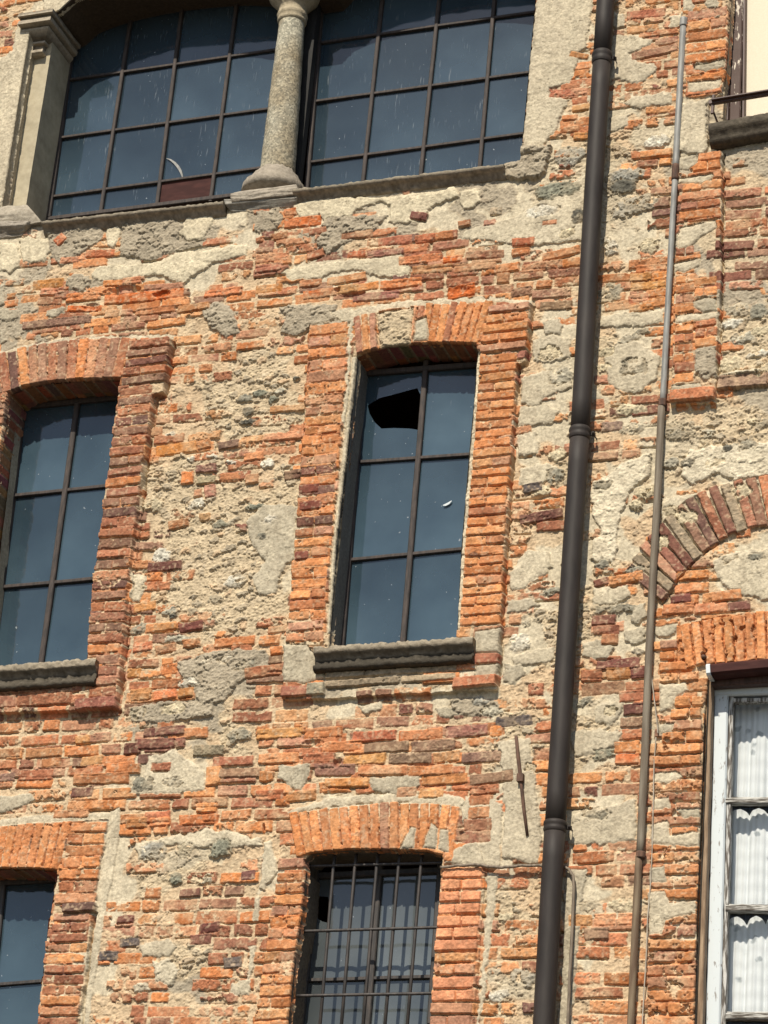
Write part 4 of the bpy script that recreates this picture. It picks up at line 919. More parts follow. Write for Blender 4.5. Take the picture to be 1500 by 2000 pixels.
# ------------------------------------------------------------------ windows
def thing_at(name, px, py, Y=0.0): return empty(name, W(px, py, Y))
def bars(mb, lines, Y, w, d=.03, seg=6, wob=.0008, dy=0.0):
    for a, b in lines: mb.bar(W(*a, Y+dy), W(*b, Y+dy), w, d, seg=seg, wob=wob)
def panes(name, vl, hl, Y, parent, mat, skip=(), colf=None):
    """one quad per light between vertical lines vl and horizontal lines hl (photo points at depth Y)"""
    def cross(l, m):
        (x1, y1), (x2, y2) = l; (x3, y3), (x4, y4) = m
        D = (x1-x2)*(y3-y4)-(y1-y2)*(x3-x4); A = x1*y2-y1*x2; B = x3*y4-y3*x4
        return ((A*(x3-x4)-(x1-x2)*B)/D, (A*(y3-y4)-(y1-y2)*B)/D)
    mb = MB()
    for i in range(len(vl)-1):
        for j in range(len(hl)-1):
            if (i, j) in skip: continue
            q = [W(*cross(vl[a], hl[b]), Y) for a, b in ((i, j), (i+1, j), (i+1, j+1), (i, j+1))]
            tx, tz = random.uniform(-.012, .012), random.uniform(-.012, .012); f = random.uniform(.75, 1.25); n = len(mb.v)
            c = sum(q, Vector())/4
            for vi, p in enumerate(q):
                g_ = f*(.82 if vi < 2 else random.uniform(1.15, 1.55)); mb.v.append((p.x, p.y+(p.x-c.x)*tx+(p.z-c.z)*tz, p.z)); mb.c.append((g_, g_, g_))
            mb.f.append([n, n+1, n+2, n+3])
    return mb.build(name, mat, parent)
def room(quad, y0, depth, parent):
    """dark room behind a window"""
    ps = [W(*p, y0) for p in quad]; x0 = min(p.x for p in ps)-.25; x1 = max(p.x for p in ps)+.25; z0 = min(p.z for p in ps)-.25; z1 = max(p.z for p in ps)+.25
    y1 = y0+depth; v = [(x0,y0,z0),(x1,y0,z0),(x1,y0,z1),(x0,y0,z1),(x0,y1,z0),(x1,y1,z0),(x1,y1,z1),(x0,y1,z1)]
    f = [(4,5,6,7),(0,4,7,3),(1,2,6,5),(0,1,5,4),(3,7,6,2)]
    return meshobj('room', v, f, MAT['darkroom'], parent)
def putty(vl, hl, Y, parent): pass

# -- left middle window
def simple_window(label, vl, hl, vw, hw, Y, outer, mat='iron', gm='glass', skip=(), dep=.032):
    f = MB(); bars(f, vl[:1]+vl[-1:], Y, outer, dep+.012, 1); bars(f, hl[:1]+hl[-1:], Y, outer, dep+.008, 1)
    fr = f.build('window', MAT[mat], bld); tag(fr, label)
    for l_ in vl[1:-1]:
        b = MB(); bars(b, [l_], Y, vw, dep); b.build('mullion', MAT[mat], fr)
    if len(hl) > 2:
        for l_ in hl[1:-1]:
            b = MB(); bars(b, [l_], Y, hw, dep-.006, dy=.001); b.build('glazing_bar', MAT[mat], fr)
    panes('glass', vl, hl, Y+.008, fr, MAT[gm], skip)
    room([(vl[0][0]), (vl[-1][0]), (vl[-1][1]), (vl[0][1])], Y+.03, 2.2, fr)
    return fr
wl = simple_window('two-light iron window in the reddish brick surround at mid left',
    [((50,770),(-21,1340)), ((155,765),(76,1332)), ((262,745),(193,1314))], [((40,797),(262,774)), ((25,969),(235,947)), ((-2,1148),(215,1128)), ((-25,1336),(200,1314))], .036, .024, .20, .036)
# -- centre window with a broken pane
CV_ = [((712,722),(666,1290)), ((833,705),(786,1276)), ((948,700),(903,1270))]; CH = [((708,731),(950,712)), ((705,903),(935,887)), ((685,1094),(915,1072)), ((662,1284),(906,1266))]
wc = simple_window('iron window with a large dark hole broken in its top left pane, centre of the facade', CV_, CH, .034, .022, .17, .036, skip=((0, 0),))
def hole_pane(corners, hole, Y, parent, mat):
    """pane with an irregular hole: outer ring joined to the hole's outline"""
    o = [Vector(c) for c in corners]; n = len(hole); mb = MB()
    cx = sum(p[0] for p in hole)/n; cy = sum(p[1] for p in hole)/n
    def ray(p):
        dx, dy = p[0]-cx, p[1]-cy; best = None
        for i in range(4):
            a, b = corners[i], corners[(i+1) % 4]; ex, ey = b[0]-a[0], b[1]-a[1]; D = dx*ey-dy*ex
            if abs(D) < 1e-9: continue
            t = ((a[0]-cx)*ey-(a[1]-cy)*ex)/D; s = ((a[0]-cx)*dy-(a[1]-cy)*dx)/D
            if t > 0 and -1e-6 <= s <= 1+1e-6 and (best is None or t < best): best = t
        return (cx+dx*best, cy+dy*best)
    angs = sorted([(math.atan2(c[1]-cy, c[0]-cx), 'c', c) for c in corners]+[(math.atan2(h[1]-cy, h[0]-cx), 'h', h) for h in hole])
    def hole_at(c):
        dx, dy = c[0]-cx, c[1]-cy
        for i in range(n):
            a, b = hole[i], hole[(i+1) % n]; ex, ey = b[0]-a[0], b[1]-a[1]; D = dx*ey-dy*ex
            if abs(D) < 1e-9: continue
            t = ((a[0]-cx)*ey-(a[1]-cy)*ex)/D; s = ((a[0]-cx)*dy-(a[1]-cy)*dx)/D
            if t > 0 and -1e-6 <= s <= 1+1e-6: return (cx+dx*t, cy+dy*t)
        return (cx+dx*.5, cy+dy*.5)
    ring = [((h if k == 'h' else hole_at(h)), (ray(h) if k == 'h' else h)) for _, k, h in angs]
    for a, b in ring:
        mb.v += [tuple(W(*a, Y)), tuple(W(*b, Y))]; mb.c += [(1, 1, 1)]*2
    m = len(ring)
    for i in range(m): j = (i+1) % m; mb.f.append([2*i, 2*i+1, 2*j+1, 2*j])
    return mb.build('broken_pane', mat, parent)
tag(hole_pane([(712,730),(831,717),(815,897),(698,905)], [(718,792),(740,778),(770,770),(800,762),(815,758),(821,770),(819,840),(800,837),(770,836),(745,837),(732,825),(722,808)], .178, wc, MAT['glass']), 'pane with a jagged hole broken through it')
# -- barred window
GV = [((621,1690),(582,2060)), ((742,1690),(712,2060)), ((862,1680),(838,2060))]; GH = [((610,1712),(870,1700)), ((600,1915),(850,1908)), ((580,2055),(840,2050))]
wg_ = simple_window('window behind square iron bars at the bottom centre, with new orange bricks to its right', GV, GH, .044, .020, .21, .036, 'grille', 'glass_grey', skip=((0, 0),))
tag(hole_pane([(619,1712),(740,1706),(722,1912),(599,1915)], [(621,1750),(640,1752),(645,1765),(643,1803),(630,1800),(621,1795),(618,1775)], .218, wg_, MAT['glass_grey']), 'pane with a small corner broken out')
g = MB(); GY = .055
vx = [(609,1690),(651.7,1690),(693.3,1690),(736,1689),(778.7,1688),(822.4,1687)]
for x, y in vx[1:]:
    g.tube([W(x+3, y-22, GY), W(x, y, GY), W(x-16, y+190, GY), W(x-37, y+430, GY)], .0100, 8)
for a, b in (((590,1819),(868,1811)), ((580,1945),(856,1940)), ((600,1692),(872,1685))):
    n = 28; pts = []
    for i in range(n+1):
        t = i/n; px = lerp(a[0], b[0], t); bump = max(math.exp(-((px-(x-(a[1]-1690)*.085))/5)**2) for x, _ in vx[1:])
        pts.append(W(px, lerp(a[1], b[1], t), GY-.010*bump))
    g.tube(pts, .0090, 8)
g.build('grille', MAT['grille'], wg_, True)
# -- lower left window
wz = simple_window('window of dark glass cut by the lower left edge of the photo under an orange brick arch',
    [((-140,1700),(-175,2080)), ((8,1712),(-28,2080)), ((140,1690),(85,2080))], [((-150,1735),(142,1716)), ((-160,1935),(120,1914)), ((-170,2078),(90,2060))], .040, .020, .20, .036, 'grille', 'glass')
# -- twin arched window
AY = .40
LV = [((152,20),(96,425)), ((268,-40),(197,418)), ((366,-60),(307,405)), ((472,-60),(412,395)), ((585,-70),(520,380))]
LH = [((140,-45),(590,-110)), ((134,157),(560,95)), ((118,270),(540,211)), ((100,385),(530,326)), ((90,430),(520,375))]
RV = [((634,-60),(600,375)), ((756,-80),(708,370)), ((868,-90),(822,345)), ((976,-110),(937,335)), ((1085,-110),(1050,320))]
RH = [((630,-95),(1090,-160)), ((628,84),(1075,20)), ((615,199),(1065,138)), ((603,318),(1050,258)), ((600,380),(1050,325))]
wa1 = simple_window('arched iron window of many panes left of the round stone column', LV, LH, .026, .020, AY, .032, gm='glass_arch', skip=((2, 3),))
wa2 = simple_window('arched iron window of many panes right of the round stone column', RV, RH, .026, .020, AY, .032, gm='glass_arch')
bp = MB(); q = [W(309,358,AY+.004), W(416,344,AY+.004), W(411,393,AY+.004), W(304,408,AY+.004)]
bp.v = [tuple(p) for p in q]+[(p.x, p.y+.01, p.z) for p in q]; bp.c = [(1, 1, 1)]*8; bp.f = [(0,1,2,3),(7,6,5,4),(0,4,5,1),(1,5,6,2),(2,6,7,3),(3,7,4,0)]
bp.build('board_pane', MAT['maroon'], wa1)

def strip(name, pts, Y, w, parent, mat='whitecable'):
    m = MB(); V_ = [W(*p, Y) for p in pts]
    for i, p in enumerate(V_):
        t = (V_[min(i+1, len(V_)-1)]-V_[max(i-1, 0)]).normalized(); nrm = Vector((-t.z, 0, t.x)); k = math.sin(math.pi*(i+.35)/(len(V_)-.3))
        for sgn, yo in ((-1, 0), (1, 0), (1, .003), (-1, .003)): m.v.append(tuple(p+nrm*w*k*sgn+Vector((0, yo, 0)))); m.c.append((1, 1, 1))
    for i in range(len(V_)-1):
        for j in range(4): a_, b_ = i*4+j, i*4+(j+1) % 4; m.f.append([a_, b_, b_+4, a_+4])
    return m.build(name, MAT[mat], parent)
strip('glass_crack', [(325,309),(333,312),(341,318),(348,326),(353,335),(356,344),(357,350)], AY-.002, .009, wa1, 'galv')  # pale curved crack in the pane, added as a thin strip
strip('feather', [(865,987),(870,986),(876,983),(882,978)], .165, .0075, wc, 'white')
# ------------------------------------------------------------------ carved stone
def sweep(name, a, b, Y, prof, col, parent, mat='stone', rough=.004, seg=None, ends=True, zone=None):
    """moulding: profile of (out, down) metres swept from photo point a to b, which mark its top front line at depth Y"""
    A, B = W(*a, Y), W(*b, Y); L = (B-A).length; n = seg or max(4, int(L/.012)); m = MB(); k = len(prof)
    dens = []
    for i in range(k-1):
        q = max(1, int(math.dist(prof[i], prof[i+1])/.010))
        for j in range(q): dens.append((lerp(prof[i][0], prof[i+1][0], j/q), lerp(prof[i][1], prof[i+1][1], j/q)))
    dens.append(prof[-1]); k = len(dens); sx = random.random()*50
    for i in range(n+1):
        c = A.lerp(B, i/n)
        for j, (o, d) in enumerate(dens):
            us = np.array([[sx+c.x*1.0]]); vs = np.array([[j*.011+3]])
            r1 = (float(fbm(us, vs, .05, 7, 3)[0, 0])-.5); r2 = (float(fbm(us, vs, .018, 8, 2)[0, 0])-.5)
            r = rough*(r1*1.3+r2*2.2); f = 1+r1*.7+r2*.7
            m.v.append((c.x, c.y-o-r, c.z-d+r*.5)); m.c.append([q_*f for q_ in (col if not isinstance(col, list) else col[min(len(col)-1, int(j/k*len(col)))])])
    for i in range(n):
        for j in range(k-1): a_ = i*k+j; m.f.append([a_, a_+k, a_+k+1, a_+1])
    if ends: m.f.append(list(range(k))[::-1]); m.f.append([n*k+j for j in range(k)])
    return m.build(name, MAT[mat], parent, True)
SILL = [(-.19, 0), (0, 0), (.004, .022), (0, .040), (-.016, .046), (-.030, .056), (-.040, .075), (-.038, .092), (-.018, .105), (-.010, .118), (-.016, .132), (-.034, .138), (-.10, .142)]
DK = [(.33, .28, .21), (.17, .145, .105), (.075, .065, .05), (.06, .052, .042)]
sweep('sill', (613,1264), (924,1244), -.105, SILL, [(.29, .25, .19)]*5+[(.20, .17, .13), (.06, .052, .04), (.06, .052, .04), (.08, .07, .052)], wc, rough=.010)  # lit top fillet and shaded, mossy underside painted into the stone colours
sweep('sill', (-60,1304), (187,1286), -.105, [(o, d*1.1) for o, d in SILL], [(.29, .25, .19)]*5+[(.20, .17, .13), (.09, .078, .06), (.08, .07, .055), (.11, .095, .07)], wl, rough=.010)  # colours again carry a lit fillet and shade on the mossy underside
LIP = [(-.30, -.004), (0, 0), (.006, .010), (.003, .022), (-.012, .030), (-.030, .040), (-.040, .055), (-.055, .075), (-.09, .085)]
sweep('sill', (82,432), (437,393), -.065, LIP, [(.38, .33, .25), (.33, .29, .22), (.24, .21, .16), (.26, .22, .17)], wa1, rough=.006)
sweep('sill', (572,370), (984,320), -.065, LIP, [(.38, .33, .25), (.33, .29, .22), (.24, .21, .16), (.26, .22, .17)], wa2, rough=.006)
def blockstone(name, quad, Y0, Y1, col, parent, rough=.012, steps=None, n=26):
    """weathered block: photo quad (tl, tr, br, bl) at depth Y0 running back to Y1; steps = list of (fraction down, extra out)"""
    q = [W(*p, Y0) for p in quad]; m = MB(); sx = random.random()*40
    def out(v):
        if not steps: return 0
        for (v0, o0), (v1, o1) in zip(steps, steps[1:]):
            if v0 <= v <= v1: return lerp(o0, o1, (v-v0)/(v1-v0+1e-9))
        return steps[-1][1]
    idx = {}
    for j in range(n+1):
        for i in range(n+5):
            ui = (i-2)/n; uc = min(1, max(0, ui)); v = j/n
            p = q[0].lerp(q[1], uc).lerp(q[3].lerp(q[2], uc), v)
            a_ = np.array([[sx+uc*.4]]); b_ = np.array([[v*.25+1]]); r1 = float(fbm(a_, b_, .09, 17, 4, 2.5, 1)[0, 0])-.5
            r2 = 1-abs(float(fbm(a_, b_, .05, 27, 3, 3, 1)[0, 0])*2-1)*2
            r = r1*rough*2+r2*rough*.4; o = out(v)
            y = p.y-o-r
            if i in (0, n+4): y = Y1
            elif i in (1, n+3): y = p.y-o*.6+.01
            sidex = (uc-.5)*2*o*.5
            idx[i, j] = len(m.v); m.v.append((p.x+sidex+r*.3, y, p.z+r*.3)); f = 1+r1*.8+r2*.25; m.c.append([c*f for c in col])
    for j in range(n):
        for i in range(n+4): m.f.append([idx[i, j], idx[i+1, j], idx[i+1, j+1], idx[i, j+1]])
    for j, rev in ((0, False), (n, True)):
        base = [idx[i, j] for i in range(n+5)]; m.f.append(base if rev else base[::-1])
    return m.build(name, MAT['stone'], parent, True)
# pilaster at the left of the twin window
SC = (.40, .355, .265)
pil = MB(); PY_ = .10
def wq(pts, Y): return [W(*p, Y) for p in pts]
f0 = wq([(48,60),(106,60),(50,405),(-6,405)], PY_)
nz = 30; sx = 3.3
for j in range(nz+1):
    for i, (u_, yb) in enumerate(((0, .16), (0, 0), (.25, 0), (.5, 0), (.75, 0), (1, 0), (1, .06), (1, .12), (1, .22), (1, .31))):
        p = f0[0].lerp(f0[1], u_).lerp(f0[3].lerp(f0[2], u_), j/nz); r = float(fbm(np.array([[p.x*2+yb]]), np.array([[p.z]]), .09, 5, 3)[0, 0])-.5
        pil.v.append((p.x+r*.002, PY_+yb+r*.004, p.z)); pil.c.append([c*(1+r*.5) for c in (.44, .39, .28)])
for j in range(nz):
    for i in range(9): a_ = j*10+i; pil.f.append([a_, a_+10, a_+11, a_+1])
po = pil.build('pilaster', MAT['plaster'], bld, False)
# capital of the pilaster: stacked mouldings, wrapping front and right side
def capital(parent, ax, ay, hw, rows, Y0, depth, col, slant):
    """rows: (down, out) from the top; front face from ax to the right corner, then back along the side"""
    m = MB(); k = len(rows); P0 = W(ax, ay, Y0); secs = []
    rowf = [.55 if 0 < i < k-1 and (rows[i][1] < rows[i-1][1]-.005 or rows[i][1] < rows[i+1][1]-.005) else 1.2 for i in range(k)]  # recessed rows darkened, others lightened: shade between the mouldings painted in
    for (d, o) in rows:
        zc = P0.z-d; xc = P0.x-d*slant
        secs.append([(xc-hw-o*.4, Y0+.06, zc), (xc-hw-o*.4, Y0-o, zc), (xc-hw*.3, Y0-o, zc), (xc+hw*.4, Y0-o, zc), (xc+hw+o*.62, Y0-o, zc), (xc+hw+o*.62, Y0+depth*.33, zc), (xc+hw+o*.62, Y0+depth*.66, zc), (xc+hw+o*.62, Y0+depth, zc)])
    for s_ in secs:
        for p in s_:
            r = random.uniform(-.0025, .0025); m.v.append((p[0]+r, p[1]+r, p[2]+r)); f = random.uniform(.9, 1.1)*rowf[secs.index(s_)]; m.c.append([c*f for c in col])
    for j in range(k-1):
        for i in range(7): a_ = j*8+i; m.f.append([a_, a_+8, a_+9, a_+1])
    m.f.append([i for i in range(8)][::-1]); m.f.append([(k-1)*8+i for i in range(8)])
    return m.build('capital', MAT['stone'], parent)
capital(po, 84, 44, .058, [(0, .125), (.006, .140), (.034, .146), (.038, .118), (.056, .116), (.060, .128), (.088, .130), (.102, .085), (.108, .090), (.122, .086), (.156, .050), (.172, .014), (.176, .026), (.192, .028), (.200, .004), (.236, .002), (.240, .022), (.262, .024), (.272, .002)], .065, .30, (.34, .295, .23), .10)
blockstone('plinth', [(-30,400),(52,398),(80,436),(-30,452)], -.02, .3, (.31, .275, .22), po, .016, [(0, -.02), (.3, .0), (.5, .012), (1, .01)])
blockstone('plinth', [(-40,440),(58,434),(44,458),(-40,470)], -.02, .1, (.27, .24, .20), po, .016, [(0, .02), (.4, .03), (1, -.02)])
# column
co = empty('stone_column', W(540, 370, .17)); co.parent = bld; co.matrix_parent_inverse = bld.matrix_world.inverted()
tag(co, 'round speckled granite column between the two arched windows')
def lathe(name, a, b, rows, col, mat, parent, Y=.17, seg=48, rough=.0, ysq=1.0):
    A, B = W(*a, Y), W(*b, Y); m = MB()
    for t, r in rows:
        c = A.lerp(B, t)
        for k in range(seg):
            an = 2*math.pi*k/seg; rr = r+random.uniform(-rough, rough)
            m.v.append((c.x+math.cos(an)*rr, c.y+math.sin(an)*rr*ysq, c.z+random.uniform(-rough, rough))); f = random.uniform(.9, 1.08) if rough else 1; m.c.append([q_*f for q_ in col])
    for i in range(len(rows)-1):
        for k in range(seg): m.f.append([i*seg+k, (i+1)*seg+k, (i+1)*seg+(k+1) % seg, i*seg+(k+1) % seg])
    m.f.append(list(range(seg))); m.f.append([(len(rows)-1)*seg+k for k in range(seg)][::-1])
    return m.build(name, MAT[mat], parent, True)
rows = [(i/30, lerp(.083, .116, (i/30)**.85)+.004*math.sin(i*1.3)*.3) for i in range(31)]
lathe('shaft', (571,38), (541,345), rows, SC, 'granite', co)
lathe('capital', (577,-45), (570,48), [(0, .20), (.25, .20), (.3, .185), (.42, .175), (.5, .165), (.58, .135), (.63, .12), (.68, .098), (.74, .095), (.78, .093), (.80, .100), (.84, .104), (.88, .100), (.91, .093), (.94, .098), (.97, .096), (1, .084)], (.42, .36, .255), 'stone', co, rough=.0008)
lathe('base', (541,338), (532,385), [(0, .116), (.1, .125), (.25, .150), (.4, .168), (.55, .175), (.62, .20), (1, .205)], (.33, .29, .235), 'stone', co, rough=.003)
blockstone('plinth', [(455,374),(578,358),(580,382),(455,396)], -.04, .3, (.31, .275, .225), co, .012, [(0, -.015), (.3, .015), (.6, .02), (1, .01)])
blockstone('plinth', [(440,392),(580,378),(578,402),(448,414)], -.02, .2, (.25, .235, .205), co, .014, [(0, .01), (.5, .02), (1, -.02)])
# masonry post behind the column, its deep shade painted in as near-black
pm = MB(); a = W(612, -60, .33); b = W(600, 378, .33); pm.v = []
xa, xb = W(560, 150, .33).x, W(606, 150, .33).x
pm.box((xa-.02, .28, W(560,378,.33).z-.1), (W(606,200,.33).x, .345, W(560,-100,.33).z)); pm.build('window_post', MAT['postshade'], bld)

# -- far right lower window with lace curtains
RY = .12
rw = MB()
rw.bar(W(1411,1335,RY), W(1392,2080,RY), .078, .05, seg=10, wob=.0008)
rwo = rw.build('window', MAT['white'], bld); tag(rwo, 'white painted casement with lace curtains at the lower right')
m = MB(); m.bar(W(1392,1352,RY-.004), W(1620,1346,RY-.004), .060, .05, seg=6); m.build('top_rail', MAT['white'], rwo)
m = MB(); m.bar(W(1430,1362,RY+.012), W(1412,2080,RY+.012), .024, .045, seg=30, wob=.0012)
m.bar(W(1426,1370,RY+.010), W(1620,1366,RY+.010), .024, .04, seg=20, wob=.0012); m.build('sash', MAT['peel'], rwo)
for y, h in ((1566, .050), (1776, .054), (1986, .054)):
    m = MB(); m.bar(W(1419,y,RY+.004), W(1620,y+2,RY+.004), h*.62, .05, seg=24, wob=.0016); m.bar(W(1421,y-h*90,RY+.014), W(1620,y-h*90+2,RY+.014), h*.40, .03, seg=24, wob=.0016)
    m.build('glazing_bar', MAT['peel_h'], rwo)
m = MB(); m.bar(W(1388,1330,.06), W(1366,2080,.06), .032, .06, seg=30, wob=.0015); m.build('wood_strip', MAT['woodstrip'], rwo)
m = MB(); q = [W(1420,1350,RY+.02), W(1640,1350,RY+.02), W(1640,2080,RY+.02), W(1410,2080,RY+.02)]
m.v = [tuple(p) for p in q]; m.c = [(1, 1, 1)]*4; m.f = [(0, 1, 2, 3)]; m.build('glass', MAT['glass_clear'], rwo)
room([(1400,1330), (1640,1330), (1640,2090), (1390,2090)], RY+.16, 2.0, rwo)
m = MB(); m.bar(W(1388,1313,-.02), W(1620,1291,-.02), .062, .10, seg=8, wob=.0006); m.build('head_board', MAT['maroon'], rwo)
m = MB(); m.bar(W(1383,1314,-.03), W(1391,1313,-.03), .066, .105, seg=1); m.build('end_cap', MAT['white'], rwo)
m = MB(); m.bar(W(1386,1336,.06), W(1620,1322,.06), .05, .06, seg=1); m.build('head_beam', MAT['brownwood'], rwo)
# curtains: gathered cloth behind each row of lights
def curtain(x0, x1, yt, yb, label, ph, sc):
    m = MB(); nu, nv = 90, 60
    for j in range(nv+1):
        for i in range(nu+1):
            u_, t = i/nu, j/nv; px = lerp(x0, x1, u_)-t*(yb-yt)*.02
            w = u_*math.pi*2*4.2+ph; top = yt+sc*(1-abs(math.sin(w*.5))**.6); py = lerp(top, yb, t)
            fold = -(abs(math.sin(w*.5))**.6-.6)*.015+math.sin(u_*9+t*2)*.012+math.sin(w*3.1+t*1.1)*.004
            sag = 1; p = W(px, py, RY+.10); m.v.append((p.x, RY+.10+fold+math.sin(t*40)*.001, p.z)); m.c.append((1, 1, 1))
    for j in range(nv):
        for i in range(nu): a_ = j*(nu+1)+i; m.f.append([a_, a_+1, a_+nu+2, a_+nu+1])
    o = m.build('curtain', MAT['curtain'], None, True); tag(o, label, 'curtain', 'lace curtains in the lower right window'); return o
curtain(1428,1580,1364,1566,'pale lace curtain behind the topmost row of panes of the white casement', -.31, 3)
curtain(1424,1580,1580,1776,'pale lace curtain behind the middle row of panes of the white casement', -.2, 12)
curtain(1418,1580,1790,1986,'pale lace curtain in the lowest pane, under a scalloped dark gap', -.1, 18)
# -- far right upper window with cream board
TY = .11
m = MB(); m.bar(W(1446,-140,TY-.01), W(1436,245,TY-.01), .070, .05, seg=30, wob=.001)
two = m.build('window', MAT['peelbrown'], bld); tag(two, 'peeling brown frame of the window at the top right')
m = MB(); m.bar(W(1431,-140,TY-.02), W(1422,240,TY-.02), .016, .07, seg=6); m.bar(W(1457,-140,TY), W(1453,245,TY), .014, .05, seg=6); m.build('inner_frame', MAT['brownwood'], two)
m = MB(); q = [W(1452,-200,TY+.02), W(1660,-240,TY+.02), W(1660,230,TY+.02), W(1446,250,TY+.02)]
m.v = [tuple(p) for p in q]+[(p.x, p.y+.02, p.z) for p in q]; m.c = [(1, 1, 1)]*8; m.f = [(0,1,2,3),(7,6,5,4),(0,4,5,1),(1,5,6,2),(2,6,7,3),(3,7,4,0)]
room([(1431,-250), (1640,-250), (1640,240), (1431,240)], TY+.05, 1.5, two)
tag(m.build('blind', MAT['cream'], None), 'plain cream roller blind filling the window opening at the top right', 'blind')
sweep('sill', (1384,241), (1620,198), -.10, [(-.22, -.005), (0, 0), (.004, .03), (.0, .050), (-.012, .062), (-.028, .085), (-.030, .105), (-.05, .125), (-.10, .135)], [(.33, .29, .22), (.16, .135, .10), (.10, .085, .065), (.085, .072, .055)], two, rough=.004)  # top painted as if lit, lower mouldings darkened as shade
rl = MB(); rl.bar(W(1385,201,-.12), W(1640,160,-.12), .030, .022, seg=4); rl.bar(W(1390,196,-.135), W(1640,155,-.135), .010, .030, seg=4)
rl.bar(W(1394,186,-.115), W(1391,222,-.115), .018, .018, seg=1)
q = W(1392,215,-.11); rl.bar((q.x, -.10, q.z), (q.x+.03, -.02, q.z-.09), .012, .012)
ro = rl.build('window_railing', MAT['brownwood'], None); tag(ro, 'rusty dark iron rail in front of the top right window, above its stone sill', 'railing')

# ------------------------------------------------------------------ pipes and cables
dp = empty('drainpipe', W(1063, 2000, -.09)); tag(dp, 'thick dark brown drainpipe running the full height of the facade', 'drainpipe')
DPX = [(1190,-120),(1183,0),(1157.5,400),(1135.5,800),(1116,1100),(1094,1450),(1076,1750),(1062,2000),(1053,2150)]
def pipe_at(y):
    for (x0, y0), (x1, y1) in zip(DPX, DPX[1:]):
        if y0 <= y <= y1: return (lerp(x0, x1, (y-y0)/(y1-y0)), y)
joints = [112, 845, 1613]
cuts = [-120]+joints+[2150]
for i in range(4):
    t = MB(); y0, y1 = cuts[i], cuts[i+1]; n = max(2, int((y1-y0)/60)); pts = [W(*pipe_at(lerp(y0, y1, k/n)), -.092) for k in range(n+1)]
    if i < 3: rr = [.0560]*(n+1)
    else: rr = [.0575]*(n+1)
    t.tube(pts, rr, 40); t.build('pipe_section', MAT['pipe'], dp, True)
for y in joints:
    a, b = W(*pipe_at(y-9), -.092), W(*pipe_at(y+14), -.092); t = MB()
    t.tube([a.lerp(b, k/9) for k in range(10)], [.0565, .0625, .0640, .0640, .0605, .0605, .0630, .0630, .0600, .0570], 40)
    c = W(*pipe_at(y+2), -.092); t.bar((c.x+.058, c.y+.01, c.z), (c.x+.085, c.y+.02, c.z-.004), .024, .012); t.bar((c.x+.075, c.y+.02, c.z), (c.x+.078, .01, c.z-.001), .010, .010)
    t.tube([(c.x+.078, c.y-.005, c.z), (c.x+.078, c.y+.035, c.z)], .008, 8)
    t.build('pipe_bracket', MAT['pipe'], dp, True)
cd = empty('conduit', W(1235, 1960, -.04)); tag(cd, 'thin vertical conduit with grey, beige and rusty lengths right of the drainpipe', 'conduit')
def pl(pts, r, name, mat, parent, Y=-.035, n=14, sub=6):
    d = []
    for i in range(len(pts)-1):
        for k in range(sub): d.append(W(lerp(pts[i][0], pts[i+1][0], k/sub), lerp(pts[i][1], pts[i+1][1], k/sub), Y))
    d.append(W(*pts[-1], Y)); t = MB(); t.tube(d, r, n); return t.build(name, MAT[mat], parent, True)
pl([(1335,42),(1327,190),(1319,335)], .0205, 'metal_tube', 'galv', cd); pl([(1319,335),(1302,640),(1294,792)], .0180, 'metal_tube', 'galv', cd)
pl([(1335.5,36),(1334.5,52)], .0245, 'end_cap', 'galv', cd); pl([(1319.5,322),(1318,352)], .0215, 'coupling', 'rust', cd)
pl([(1294,780),(1293.3,794)], .0225, 'coupling', 'rust', cd)
pl([(1292,794),(1285,950),(1269,1240),(1259,1480),(1250,1670)], .0215, 'weathered_tube', 'channel', cd)
pl([(1252,1664),(1251,1676)], .0260, 'coupling', 'rust', cd)
pl([(1248,1672),(1240,1830),(1232,2000),(1226,2150)], .0200, 'rusty_tube', 'rustpipe', cd)
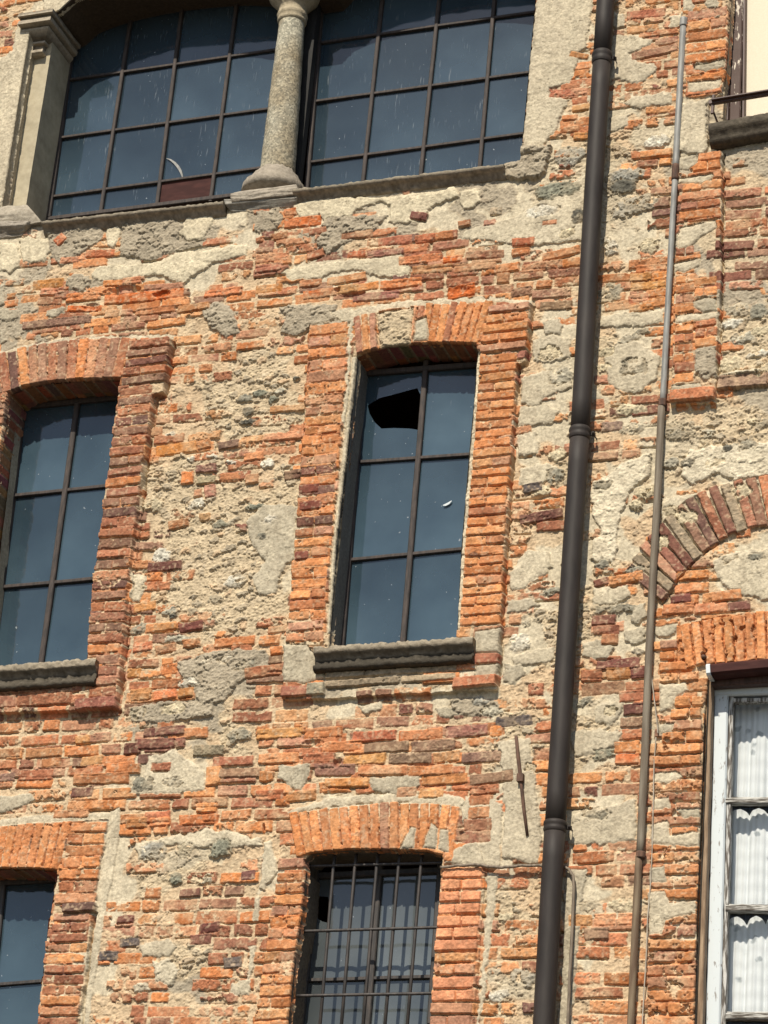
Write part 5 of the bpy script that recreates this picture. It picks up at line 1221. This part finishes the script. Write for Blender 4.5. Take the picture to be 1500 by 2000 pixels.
def cable(name, pts, r, mat, label, Y=-.022, par=None):
    d = []
    for i in range(len(pts)-1):
        for k in range(8):
            t = k/8; d.append(W(lerp(pts[i][0], pts[i+1][0], t)+math.sin(i*2+t*6)*.15, lerp(pts[i][1], pts[i+1][1], t)+math.sin(i*1.3+t*5)*.7, Y))
    d.append(W(*pts[-1], Y)); t = MB(); t.tube(d, r, 8); o = t.build(name, MAT[mat], par, True)
    if label: tag(o, label, 'cable')
    return o
cable('cable', [(860,1694),(900,1690),(935,1689),(955,1693),(985,1694),(1020,1690),(1060,1691),(1095,1690),(1110,1697),(1119,1710),(1121,1730),(1118,1810),(1113,1900),(1109,2000),(1105,2120)], .0085, 'cable', 'beige cable from the barred window, passing behind the drainpipe and down beside it', -.046)
cable('cable', [(1272,1320),(1276,1350),(1280,1385),(1284,1420),(1285,1432)], .0036, 'whitecable', 'short loose white wire beside the conduit near the white casement', -.03)
cable('cable', [(1281,1440),(1277,1500),(1276,1570),(1274,1650),(1271,1720),(1265,1790),(1262,1870),(1257,1950),(1254,2010),(1250,2120)], .0036, 'whitecable', 'thin pale cable running down just right of the conduit to the bottom edge', -.026)
rd = MB(); rd.tube([W(1008,1438,-.03), W(1012,1480,-.035), W(1017,1522,-.035), W(1023,1580,-.03), (W(1030,1632,-.025))], [.0095, .0105, .010, .0095, .0085], 10)
rdo = rd.build('iron_tie_rod', MAT['rust'], None, True); tag(rdo, 'short rusty iron tie rod on the wall left of the drainpipe', 'tie rod')
nb = MB(); c = W(1017, 1520, -.035); nb.box((c.x-.018, -.055, c.z-.022), (c.x+.018, -.01, c.z+.022)); nb.build('nut', MAT['rust'], rdo)
# lamp hook / bell of iron beside the right window
hk = MB(); c = W(1376, 1284, -.03); hk.tube([(c.x-.012, .0, c.z+.004), (c.x-.006, -.035, c.z+.004), (c.x+.004, -.045, c.z-.004)], [.012, .012, .010], 8)
hk.build('iron_stub', MAT['rust'], bld, True)

# ------------------------------------------------------------------ street
gm = meshobj('ground', [(-60, -80, 0), (60, -80, 0), (60, .6, 0), (-60, .6, 0)], [(0, 1, 2, 3)], MAT['ground']); tag(gm, kind='structure')
print('done script')
